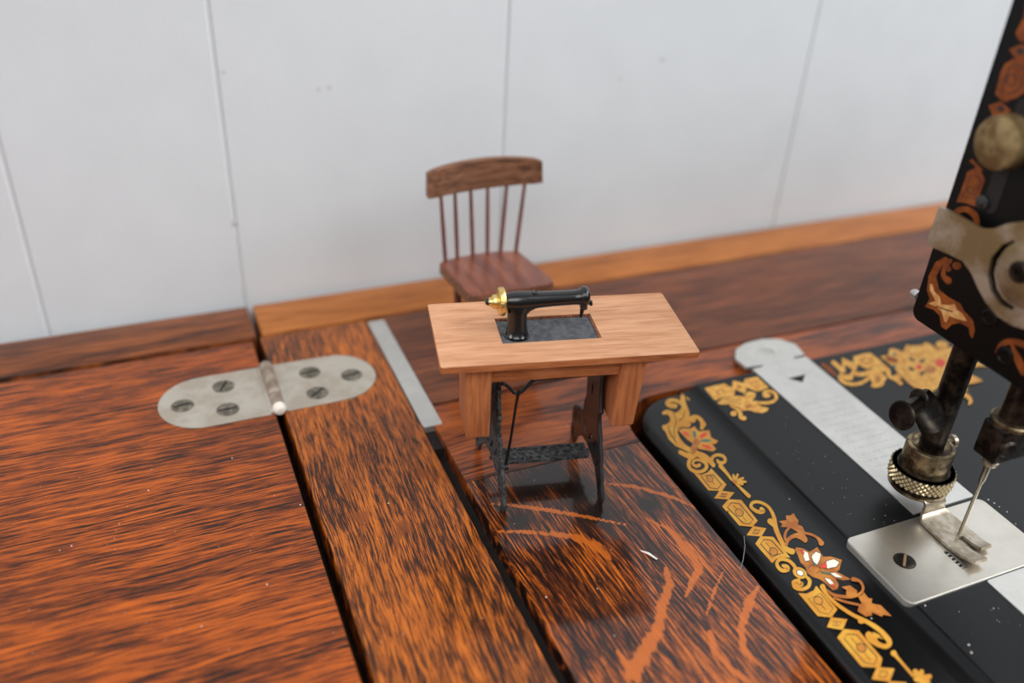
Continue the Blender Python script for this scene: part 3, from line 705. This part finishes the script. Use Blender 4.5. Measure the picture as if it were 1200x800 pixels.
fp.poly([(575, -20), (560, 80), (520, 155), (535, 190), (580, 200), (620, 140), (640, 20)], 'orange', H3)
fp.poly([(490, 232), (545, 207), (600, 225), (590, 275), (520, 275)], 'orange', H3); fp.blob((545, 240), 20, 16, 'umber', H3, L2)
for P_ in ([(460, 472), (470, 460), (490, 480)],): fp.poly(P_, 'orange', H3)
# take-up slot with a bright worn lower end
a = onx(1172, 212, HX); b_ = onx(1160, 237, HX)
fp.prism(rrect(a.y - .28, b_.z - .3, a.y + .28, b_.z + 3.4, .27, 6), HX - .08, HX - .062, 'slot', fr=lambda p, q, c: (c, p, q))
fp.lathe((HX - .08, a.y + .25, b_.z - .05), (-1, 0, 0), [(.26, 0), (.24, .1), (.0, .18)], 'iron', 14)
for u, v_, r in ((1160, 372, .32), (1178, 417, .34)):
    q = onx(u, v_, HX - .07); fp.lathe((HX - .06, q.y, q.z), (-1, 0, 0), [(r, 0), (r, .04), (r * .7, .07), (r * .6, .03), (0, .03)], 'faceenamel', 18)
fpo = fp.build('face_plate', sm, smooth=30)
# tension bracket
mb = MB()
XB = 24.35
c0 = onx(1206, 324, XB)
Pt = lambda u, v_: tuple((lambda q: (q.y, q.z))(onx(u, v_, XB)))
zz = [(1100, 242), (1113, 248), (1130, 257), (1150, 268), (1164, 268), (1180, 262), (1196, 260), (1215, 262), (1236, 275), (1248, 305), (1246, 350), (1228, 382), (1205, 387), (1185, 381), (1168, 370), (1155, 354), (1146, 338), (1138, 320), (1128, 306), (1112, 298), (1086, 287), (1087, 280), (1098, 248)]
out = [Pt(*q) for q in zz]
sa = [(1188, 281), (1190, 287), (1180, 292), (1169, 304), (1165, 320), (1168, 338), (1175, 350), (1189, 360), (1186, 364), (1172, 357), (1161, 342), (1157, 322), (1161, 302), (1174, 287)]
inn = [Pt(*q) for q in sa]
mb.prism([out, inn], XB, XB + .14, 'bracket', fr=lambda p, q, c: (c, p, q))
mb.prism([Pt(*q) for q in sa], None, XB + .3, 'slot', fr=lambda p, q, c: (c, p, q))
mb.tube([(XB + .14, c0.y, c0.z), (HX, c0.y, c0.z)], .9, 'patina', 24)
tb = mb.build('thread_bracket', sm, smooth=25)
mb = MB()
q = Pt(1204, 322)
mb.lathe((XB, q[0], q[1]), (-1, 0, 0), [(1.02, -.02), (1.05, .05), (.98, .1), (.45, .12), (.0, .12)], 'bracket', 32)
mb.lathe((XB - .1, q[0] + .16, q[1] + .05), (-1, 0, 0), [(.34, 0), (.34, .14), (.28, .2), (.12, .2), (.1, .1), (0, .1)], 'patina', 20)
mb.build('tension_disc', tb)
# thumb knob
mb = MB(); k0 = onx(1166, 168, 23.9)
mb.lathe((23.9, k0.y, k0.z), (1, 0, 0), [(0, 0), (.72, 0), (.80, .04), (.83, .1), (.83, .62), (.78, .68), (.5, .72), (.5, 1.15)], 'knobface', 36)
mb.build('pressure_knob', sm)
mb = MB(); q = onx(1069, 342, 25.5); mb.lathe((q.x, 20.3, q.z), (0, 1, 0), [(.1, 0), (.1, .5), (.17, .52), (.17, .75), (.1, .85), (0, .87)], 'steel', 14); mb.build('thread_stud', sm)

# --- presser bar group
bx, by = 26.1, 18.66
mb = MB(); mb.lathe((bx, by, 0), (0, 0, 1), [(.46, 1.3), (.46, 8.4)], 'patina', 28); bar = mb.build('presser_bar', sm)
mb = MB(); mb.lathe((bx, by, 0), (0, 0, 1), [(.5, 1.8), (.86, 1.85), (.9, 1.95), (.9, 3.05), (.86, 3.13), (.74, 3.15), (.7, 3.1), (.5, 3.0)], 'aged', 36)
mb.build('clamp_collar', bar)
mb = MB(); n = 34; rows = 5
mb.lathe((bx, by, 0), (0, 0, 1), [(1.15, 1.5), (1.17, 1.53), (1.17, 2.06), (1.15, 2.09)], 'patina', 60)
for i in range(rows):
    z = 1.585 + i * .108
    for j in range(n):
        a = 2 * math.pi * (j + .5 * (i % 2)) / n; da = math.pi / n * .82; dz = .098
        q = [(a - da, z, 1.175), (a, z - dz, 1.175), (a + da, z, 1.175), (a, z + dz, 1.175), (a, z, 1.235)]
        mb.add([(bx + r * math.cos(t), by + r * math.sin(t), h) for t, h, r in q], [(0, 1, 4), (1, 2, 4), (2, 3, 4), (3, 0, 4)], 'knurl')
M['knurl'] = plain('lit_brass_knurl', (196, 178, 140), .35, .9)  # groove shade put in by colour: bright tips over a darker base
mb.lathe((bx, by, 0), (0, 0, 1), [(1.17, 2.05), (1.14, 2.09), (.98, 2.09), (.95, 2.03), (.92, 1.8)], 'aged', 48)
mb.lathe((bx, by, 0), (0, 0, 1), [(1.15, 1.55), (.9, 1.47), (.5, 1.42)], 'patina', 48)
mb.build('knurled_nut', bar, smooth=3)
mb = MB()
mb.lathe((bx - .02, by - .02, 1.18), (0, 0, 1), [(.5, 0), (1.08, .0), (1.12, .05), (1.12, .12), (1.05, .16), (.85, .16), (.85, .3), (.5, .3)], 'aged', 36)
mb.lathe((bx, by, .8), (0, 0, 1), [(.4, 0), (.46, .05), (.46, .5)], 'patina', 24)
mb.build('lower_washer', bar)
mb = MB()
mb.ribbon([(bx - .15, 18.3, 1.22, .8), (bx - .12, 17.95, 1.3, .95), (bx - .1, 17.72, 1.25, 1.0), (bx - .08, 17.6, 1.1, 1.0), (bx - .08, 17.6, .9, 1.02), (bx - .08, 17.56, .72, 1.15), (bx - .1, 17.42, .62, 1.35), (bx - .1, 17.25, .575, 1.45), (bx - .1, 16.9, .565, 1.48), (bx - .1, 16.2, .565, 1.5)], 'foot', .12)
mb.ribbon([(bx - .53, 16.25, .565, .64), (bx - .53, 15.8, .565, .64), (bx - .5, 15.45, .6, .62), (bx - .47, 15.1, .69, .6), (bx - .45, 14.85, .78, .58)], 'foot', .12)
mb.ribbon([(bx + .38, 16.25, .565, .54), (bx + .38, 15.9, .57, .54), (bx + .37, 15.6, .62, .52), (bx + .36, 15.35, .7, .5)], 'foot', .12)
mb.build('presser_foot', bar, smooth=40)
mb = MB()
mb.lathe((bx + .85, by + .1, 2.95), (1, -.15, 0), [(.1, 0), (.1, .25), (.26, .26), (.26, .42), (.2, .47), (0, .47)], 'foot', 18)
mb.build('collar_screw', bar)
mb = MB()
e1 = ony(1062, 484, 18.4); e2 = ony(1078, 466, 18.6)
mb.tube([(bx - .3, by, 4.3), (e2.x + .1, 18.6, e2.z - .2), (e1.x, 18.4, e1.z)], [.42, .34, .3], 'patina', 14, flat=1.6)
mb.lathe((e1.x - .3, 18.35, e1.z), (1, .1, -.15), [(.0, -.02), (.5, 0), (.55, .06), (.5, .16), (.2, .2), (0, .2)], 'patina', 24)
mb.lathe((e2.x - .15, 18.55, e2.z), (1, .1, -.15), [(.0, -.02), (.36, 0), (.4, .05), (.36, .14), (.15, .2), (0, .2)], 'patina', 24)
mb.build('thumb_screw', bar)

# --- needle bar group
nxx, nyy = 26.12, 16.3
mb = MB(); mb.lathe((nxx + .35, nyy, 0), (0, 0, 1), [(.5, 5.9), (.5, 8.3)], 'patina', 28)
mb.lathe((nxx + .35, nyy, 0), (0, 0, 1), [(.68, 5.75), (.74, 5.8), (.74, 5.92), (.68, 5.97), (.4, 5.97)], 'aged', 32)
nb = mb.build('needle_bar', sm)
mb = MB(); mb.box(nxx - .42, nxx + 1.15, nyy - .45, nyy + .55, 4.35, 5.85, 'patina', .14, 3)
mb.lathe((nxx - .1, nyy - .42, 5.1), (-.2, -1, 0), [(.34, 0), (.34, .12), (.26, .2), (0, .22)], 'patina', 24)
mb.box(nxx + 1.1, nxx + 1.75, nyy - .25, nyy + .3, 4.75, 5.4, 'patina', .1, 2)
mb.build('needle_clamp', nb)
mb = MB(); mb.lathe((nxx + .05, nyy, 0), (0, 0, 1), [(.18, 3.98), (.27, 4.02), (.3, 4.1), (.3, 4.2), (.22, 4.26), (.22, 4.4)], 'foot', 20); mb.build('needle_collar', nb)
mb = MB(); mb.tube([(nxx, nyy, .40), (nxx, nyy, .6), (nxx, nyy, .9), (nxx + .01, nyy, 3.1), (nxx + .03, nyy, 3.35), (nxx + .05, nyy, 4.1)], [.015, .05, .065, .075, .13, .15], 'needle', 14); mb.build('needle', nb)

# ------------------------------------------------------------------ toy treadle table
OX, OY = 13.36, 25.5
ct, st_ = math.cos(TH), math.sin(TH)
def TF(x, y, z): return Vector((OX + ct * x - st_ * y, OY + st_ * x + ct * y, z))
tt = thing('miniature_treadle_table', 'pale wooden dollhouse sewing table on black iron treadle frame', 'miniature table', (OX, OY, 0))
mb = MB(TF)
rec = [(-2.30, -.88), (1.37, -.88), (1.37, .88), (-2.30, .88)]
mb.prism([rrect(-4.66, -2.2, 4.66, 2.2, .1, 3), rec], 6.62, 6.8, 'toywood', side='toyapron')
mb.prism(rrect(-4.66, -2.2, 4.66, 2.2, .1, 3), 6.54, 6.62, 'toyapron')
for (x0, x1, y0, y1) in ((-2.34, 1.40, .84, .90), (1.29, 1.42, -.88, .88)):
    mb.box(x0, x1, y0, y1, 6.63, 6.775, 'rawedge')
mb.build('table_top', tt, smooth=30)
mb = MB(TF); mb.box(-2.85, 1.9, -1.85, -1.6, 5.82, 6.54, 'toyapron', .03); mb.box(-2.85, 1.9, 1.3, 1.5, 5.82, 6.54, 'toyapron', .03); mb.build('apron', tt)
mb = MB(TF)
mb.box(-3.74, -2.82, -1.92, .1, 3.45, 6.54, 'toyside', .07, 3, cut=lambda x, y, z: (x + (.05 if x < -3.3 and z < 4 else 0), y, z)); mb.build('drawer_box', tt)
mb = MB(TF)
mb.box(1.86, 2.86, -1.92, .1, 3.5, 6.54, 'toyside', .07, 3, cut=lambda x, y, z: (x - .07 * (6.54 - z) * (1 if x > 2.3 else .35), y, z)); mb.build('drawer_box', tt)
def side_frame(x, skew, k):
    # cast end frame: outline in (y, z) with scrolled feet, scalloped back and cut-out slots
    o = [(-2.25, 0), (-1.98, 0), (-1.85, .28), (-1.62, .62), (-1.25, 1.0), (-.7, 1.22), (0, 1.28), (.6, 1.15), (1.1, .8), (1.45, .4), (1.62, 0), (1.95, 0), (2.1, .2), (2.16, .55), (2.02, .85), (2.12, 1.15), (2.1, 1.5), (1.92, 1.78), (1.72, 1.84), (1.55, 2.06), (1.32, 2.05), (1.18, 2.22), (.92, 2.2), (.74, 2.45), (.78, 2.8), (.62, 3.2), (.68, 3.8), (.82, 4.4), (.8, 4.9), (1.0, 5.4), (1.35, 6.0), (1.45, 6.54), (-1.45, 6.54), (-1.35, 6.0), (-1.0, 5.4), (-.8, 4.9), (-.86, 4.4), (-.95, 4.0), (-1.1, 3.7), (-.98, 3.4), (-1.12, 2.9), (-1.4, 2.6), (-1.5, 2.2), (-1.75, 1.9), (-1.85, 1.4), (-2.1, 1.1), (-2.12, .85), (-2.34, .62), (-2.42, .3)]
    def sl_(cy, cz, ry, rz, a=0):
        return [(cy + ry * math.cos(t) * math.cos(a) - rz * math.sin(t) * math.sin(a), cz + ry * math.cos(t) * math.sin(a) + rz * math.sin(t) * math.cos(a)) for t in [2 * math.pi * i / 12 for i in range(12)]]
    holes = [sl_(-1.95, .62, .1, .34, .35), sl_(-1.5, 1.45, .1, .36, .4), sl_(1.62, 1.35, .1, .3, -.1), sl_(1.15, 1.55, .08, .3, -.35), sl_(1.78, .5, .1, .26, .2), sl_(0, 3.9, .09, .3), sl_(-.35, 1.85, .1, .34, .6), sl_(.35, 1.85, .1, .34, -.6), sl_(-.95, 1.95, .08, .3, .5), sl_(0, 5.4, .4, .3)]
    mb = MB(TF)
    fr = lambda a, b_, c: (x + c + skew * (a + 2) / 4, a, b_)
    mb.prism([o] + holes, -.06, .06, k, fr=fr)
    # raised bead along the front edge and round the feet
    pts = [(-2.1, .05), (-2.36, .3), (-2.28, .6), (-2.08, .85), (-2.05, 1.1), (-1.82, 1.4), (-1.72, 1.9), (-1.48, 2.2), (-1.36, 2.6), (-1.1, 2.9), (-.96, 3.4), (-1.06, 3.7), (-.92, 4.0), (-.84, 4.4), (-.78, 4.9), (-1.0, 5.4)]
    mb.tube([fr(a, b_, 0) for a, b_ in pts], .085, k, 8)
    pts = [(2.0, .08), (2.12, .5), (1.98, .85), (2.08, 1.2), (2.06, 1.5), (1.9, 1.74), (1.7, 1.8), (1.52, 2.0), (1.32, 2.0), (1.16, 2.16), (.92, 2.16), (.76, 2.42), (.72, 2.9)]
    mb.tube([fr(a, b_, 0) for a, b_ in pts], .075, k, 8)
    for c in ((-2.22, .45), (2.02, .62), (-1.05, 3.62), (1.5, 1.9)):
        mb.lathe(fr(c[0], c[1], -.1), (1, 0, 0), [(0, 0), (.12, .02), (.16, .1), (.12, .18), (0, .2)], k, 10)
    return mb.build('side_frame', tt, smooth=35)
side_frame(-2.22, -.38, 'dustyiron')['label'] = 'dusty black side frame'
side_frame(1.64, -.12, 'iron')
mb = MB(TF)
hs = []
for i in range(9):
    for j in range(3):
        hs.append(circ(-1.55 + i * .34 + (.08 if j == 1 else 0), -.42 + j * .27, .1, 8, .07))
mb.prism([rrect(-2.0, -.62, 1.5, .28, .06, 2)] + hs, .98, 1.08, 'dustyiron')
mb.tube([(-2.45, -.12, 1.0), (1.6, -.12, 1.0)], .08, 'iron', 8)
mb.build('treadle', tt, smooth=30)
mb = MB(TF)
cy_ = -.95
mb.tube([(-2.25, cy_, 5.12), (-2.15, cy_, 5.08), (-1.98, cy_, 4.92), (-1.8, cy_, 4.68), (-1.66, cy_, 4.62), (-1.5, cy_, 4.7), (-1.32, cy_, 4.92), (-1.15, cy_, 5.12), (-1.0, cy_, 5.2), (-.7, cy_, 5.22), (1.6, cy_, 5.28)], .07, 'iron', 10)
mb.build('crank_rod', tt)
mb = MB(TF)
mb.tube([(-1.62, cy_ - .02, 4.78), (-1.68, cy_, 4.2), (-1.78, cy_ + .1, 2.6), (-1.9, -.7, 1.05), (-2.0, -.66, .45)], [.07, .055, .055, .06, .03], 'iron', 10)
mb.lathe((-1.94, -.78, 1.02), (1, 0, 0), [(.0, -.12), (.13, -.1), (.13, .12), (0, .14)], 'iron', 12)
mb.build('pitman_rod', tt)

# ------------------------------------------------------------------ toy sewing machine
tm = thing('miniature_sewing_machine', 'tiny black sewing machine with brass wheel on the pale wooden table', 'miniature sewing machine', TF(-.46, 0, 6.62))
mb = MB(TF); mb.box(-2.29, 1.31, -.87, .81, 6.625, 6.72, 'toyplate', .015, 1)
mb.lathe((-1.65, -.2, 6.72), (0, 0, 1), [(.50, 0), (.49, .03), (.42, .06)], 'toyblack', 28); mb.build('bed', tm)
mb = MB(TF); AY = -.05; AZ = 8.06
# arm and column as one swept casting
col_pts = [(-1.65, -.2, 6.74), (-1.65, -.19, 6.82), (-1.655, -.17, 7.0), (-1.66, -.13, 7.3), (-1.66, -.08, 7.6), (-1.66, AY, 7.85), (-1.66, AY, 8.1)]
mb.tube(col_pts, [.46, .41, .375, .36, .37, .38, .3], 'toyblack', 20)
mb.tube([(-2.2, AY, AZ), (-2.08, AY, AZ), (-1.95, AY, AZ), (-1.7, AY, AZ), (-1.3, AY, AZ), (-1.0, AY, AZ), (-.3, AY, AZ + .01), (.4, AY, AZ + .02), (.62, AY, AZ + .02), (.68, AY, AZ + .03), (.72, AY, AZ + .03)], [.24, .27, .33, .36, .35, .32, .29, .28, .29, .33, .33], 'toyblack', 20, flat=.95)
mb.lathe((.66, AY, AZ + .04), (1, 0, 0), [(.3, 0), (.36, .05), (.38, .12), (.36, .22), (.29, .29), (.1, .31), (0, .31)], 'toyblack', 24)
# web under the arm curving into the column
w_ = [(-1.4, 7.35), (-1.33, 7.5), (-1.2, 7.66), (-1.0, 7.76), (-.7, 7.83), (-.2, 7.86), (.4, 7.87), (.55, 7.84), (.55, 8.0), (-1.6, 8.0), (-1.6, 7.35)]
mb.prism([(a, b_) for a, b_ in w_], AY - .13, AY + .13, 'toyblack', fr=lambda a, b_, c: (a, c, b_))
mb.box(.66, .93, AY - .2, AY + .2, 7.6, 8.1, 'toyblack', .08, 3)
mb.tube([(.78, AY, 7.65), (.76, AY, 7.4), (.75, AY, 7.22)], [.1, .07, .04], 'toyblack', 10)
mb.lathe((.92, AY - .1, 7.86), (1, 0, 0), [(.06, 0), (.06, .08), (.11, .09), (.11, .16), (0, .18)], 'toyblack', 12)
mb.build('arm', tm, smooth=50)
mb = MB(TF); mb.lathe((-1.05, AY - .02, AZ + .26), (0, 0, 1), [(.13, 0), (.13, .06), (.09, .08), (.06, .05), (0, .05)], 'toyblack', 14); mb.build('spool_socket', tm)
wl = MB(TF); wl.lathe((-2.18, AY, AZ), (-1, 0, 0), [(.2, -.08), (.46, -.05), (.51, -.02), (.53, .06), (.51, .15), (.45, .19), (.36, .17), (.25, .18), (.27, .24), (.27, .33), (.23, .40), (.17, .42), (.16, .5), (.12, .54), (0, .55)], 'brass', 36)
wo = wl.build('hand_wheel', tm, smooth=30); wo['label'] = 'shiny brass hand wheel'
mb = MB(TF); mb.lathe((-2.71, AY, AZ), (-1, 0, 0), [(.13, -.02), (.13, .04), (.08, .12), (0, .14)], 'toyblack', 16); mb.build('wheel_nut', wo)

# ------------------------------------------------------------------ toy chair
ch = thing('miniature_chair', 'brown wooden dollhouse chair with spindle back behind the miniature table', 'miniature chair', (14.9, 35.2, 0))
mb = MB()
seat = [(12.95, 33.45), (13.3, 33.3), (16.7, 33.35), (17.02, 33.5), (17.1, 33.75), (16.72, 36.9), (16.5, 37.08)] + [(15.6, 37.3), (14.7, 37.36), (13.6, 37.28), (12.8, 37.12), (12.58, 36.95), (12.62, 36.6), (12.82, 33.8)]
mb.prism(seat, 3.42, 3.92, 'chairwood'); inner = [(14.85 + (x - 14.85) * .985, 35.2 + (y - 35.2) * .985) for x, y in seat]
vs = [(x, y, 3.92) for x, y in seat] + [(x, y, 3.985) for x, y in inner]; n = len(seat)
mb.add(vs, [(i, (i + 1) % n, (i + 1) % n + n, i + n) for i in range(n)] + [tuple(range(n, 2 * n))], 'seatwood')
mb.build('seat', ch)
# crest rail: curved, deeper in the middle
cr0 = ony(502, 234, 37.55); crt = ony(502, 203, 37.55); ce = ony(568, 187, 38.2); cb = ony(568, 221, 38.2); r0 = ony(636, 215, 37.6); rt = ony(636, 188, 37.6)
def quad(a, b_, c, t): return a * (1 - t) * (1 - 2 * t) + b_ * 4 * t * (1 - t) + c * t * (2 * t - 1)
mb = MB(); n = 20; vs = []; fs = []
for i in range(n + 1):
    t = i / n; lo = quad(cr0, cb, r0, t); hi = quad(crt, ce, rt, t); lean = Vector((0, .12, 0))
    e = .06 if i in (0, n) else 0
    for p in (lo + Vector((0, .0, e)), lo + lean * -.0 + Vector((0, .0, .03)), hi + Vector((0, .02, -.04 - e)), hi + Vector((0, .08, -e)), hi + Vector((0, .32, -e)), hi + Vector((0, .38, -.05 - e)), lo + Vector((0, .38, .03 + e)), lo + Vector((0, .34, e))):
        vs.append(tuple(p))
for i in range(n):
    for j in range(8):
        q = (j + 1) % 8; fs.append((i * 8 + j, i * 8 + q, (i + 1) * 8 + q, (i + 1) * 8 + j))
fs.append(tuple(range(8))[::-1]); fs.append(tuple(range(n * 8, n * 8 + 8)))
mb.add(vs, fs, 'chairwood'); mb.build('crest_rail', ch, smooth=40)
bots = [(522, 306), (536, 302.5), (554, 299), (571, 297), (586.5, 294.5), (604.5, 294)]
tops = [(516.6, 231), (533, 226), (551.4, 221), (571.5, 219), (594, 217), (615, 216)]
for i, (b0, t0) in enumerate(zip(bots, tops)):
    p = onz(b0[0], b0[1], 3.98); u = (t0[0] - 502) / 134; yy = 37.55 + .65 * 4 * u * (1 - u) + .18
    q = ony(t0[0], t0[1] - 2, yy)
    mb = MB(); d = (q - p)
    mb.tube([p - d * .04, p + d * .5, q + d * .04], [.1, .105, .085], 'spindle', 10); mb.build('spindle', ch)
for (x, y, fx, fy) in ((13.4, 33.95, 13.4, 33.95), (16.6, 33.95, 16.5, 33.95), (13.3, 36.5, 13.45, 36.4), (16.35, 36.75, 16.2, 36.6)):
    mb = MB(); mb.tube([(fx, fy, 0), (fx + (x - fx) * .3, fy + (y - fy) * .3, 1.1), (x, y, 3.5)], [.13, .19, .19], 'spindle', 12); mb.build('leg', ch)
for (a, c) in (((13.4, 33.95, 1.3), (13.4, 36.42, 1.3)), ((16.5, 33.95, 1.3), (16.22, 36.62, 1.3)), ((13.4, 35.2, 1.3), (16.38, 35.2, 1.3))):
    mb = MB(); mb.tube([a, c], .08, 'spindle', 10); mb.build('stretcher', ch)

# ------------------------------------------------------------------ lint, hair, specks
mb = MB(); a = onz(751, 645, .05); c = onz(770, 655, .05); m_ = (a + c) / 2 + Vector((.0, .05, .03))
mb.tube([a, m_, c], [.02, .045, .03], 'lint', 6); tag(mb.build('lint_fibre', root=(a.x, a.y, 0)), 'short white fibre lying on the glossy figured board before the treadle table', 'lint')
mb = MB(); q = [onz(867.5, 667, .02), onz(871, 655, .25), onz(873, 640, .32), onz(872, 628, .2)]
mb.tube(q, .012, 'hair', 5); tag(mb.build('loose_hair', root=(q[0].x, q[0].y, 0)), 'fine grey hair at the left edge of the black machine bed', 'hair')
mb = MB(); rng = random.Random(11)
def speck(x, y, z, r):
    z += r * .4; vs = [(x + r, y, z), (x, y + r, z), (x - r, y, z), (x, y - r, z), (x, y, z + r), (x, y, z - r * .4)]
    mb.add(vs, [(0, 1, 4), (1, 2, 4), (2, 3, 4), (3, 0, 4), (1, 0, 5), (2, 1, 5), (3, 2, 5), (0, 3, 5)], 'lint')
for (px, py, z) in [(272, 537, 0), (174, 575, 0), (352, 592, 0), (236, 734, 0), (313, 685, 0), (1000, 680, RZ), (925, 585, DZ), (1120, 678, NZ), (1084, 710, NZ), (1158, 586, DZ), (1171, 594, DZ), (1180, 600, DZ), (1190, 614, DZ), (1165, 590, DZ), (1195, 625, DZ), (1164, 713, DZ), (1135, 756, DZ), (1138, 765, DZ), (455, 590, 0), (640, 700, 0), (700, 690, 0), (720, 745, 0), (84, 640, 0), (70, 645, 0), (140, 614, 0), (1112, 640, .63), (952, 650, RZ), (1021, 725, RZ)]:
    p = onz(px, py, z); speck(p.x, p.y, z + .01, .022 + .02 * rng.random())
for i in range(150):
    x = rng.uniform(-6, 17.5); y = rng.uniform(19, 38)
    if 3.6 < x < 4.2 or 9.3 < x < 10.4: continue
    speck(x, y, .008, .008 + .01 * rng.random())
for i in range(60): speck(rng.uniform(22.5, 25), rng.uniform(12, 28), DZ + .01, .008 + .008 * rng.random())
o = mb.build('dust_specks', root=(10, 20, 0)); tag(o, 'pale dust specks scattered over the oak top and machine bed', 'dust'); o['kind'] = 'stuff'

# ------------------------------------------------------------------ light, camera
sc = bpy.context.scene
w = bpy.data.worlds.new('room_light'); sc.world = w; w.use_nodes = True
nt = w.node_tree; bg = nt.nodes['Background']
tc = N(nt, 'ShaderNodeTexCoord'); sp = N(nt, 'ShaderNodeSeparateXYZ'); nt.links.new(tc.outputs['Generated'], sp.inputs[0])
cr = ramp(nt, math_(nt, 'ADD', math_(nt, 'MULTIPLY', sp.outputs['Z'], .5), .5), [(0, (.10, .10, .10, 1)), (.45, (.22, .22, .225, 1)), (.7, (.5, .505, .515, 1)), (1, (.8, .81, .83, 1))])
nt.links.new(cr, bg.inputs['Color']); bg.inputs['Strength'].default_value = .65
def area(name, loc, tgt, size, power, col=(1, 1, 1)):
    l = bpy.data.lights.new(name, 'AREA'); l.shape = 'RECTANGLE'; l.size = size[0] * S; l.size_y = size[1] * S
    l.energy = power; l.color = col
    o = bpy.data.objects.new(name, l); COL.objects.link(o); o.location = W(loc)
    o.rotation_euler = (W(tgt) - W(loc)).to_track_quat('-Z', 'Y').to_euler()
    return o
area('window_light', (-40, -70, 120), (15, 30, 0), (110, 90), 9, (1, .99, .97))
area('second_window_light', (120, -40, 110), (30, 40, 10), (130, 110), 24, (.95, .98, 1))

area('added_side_light', (-110, 25, 60), (18, 24, 3), (60, 60), 5, (.97, .98, 1))  # unseen light added to give left-facing edges and drawer sides their highlights
cam = bpy.data.cameras.new('camera'); co = bpy.data.objects.new('camera', cam); COL.objects.link(co)
co.matrix_world = Matrix.Translation(W(CP)) @ CM.to_4x4()
cam.sensor_width = 36; cam.lens = F / 1200 * 36; cam.clip_start = .005; cam.clip_end = 50
cam.dof.use_dof = True; cam.dof.focus_distance = 34.3 * S; cam.dof.aperture_fstop = 5.0
sc.camera = co
sc.view_settings.view_transform = 'Standard'; sc.view_settings.look = 'None'
sc.view_settings.exposure = 0; sc.view_settings.gamma = 1; sc.view_settings.use_curve_mapping = False
for o in COL.objects:
    if '_o' in o: del o['_o']
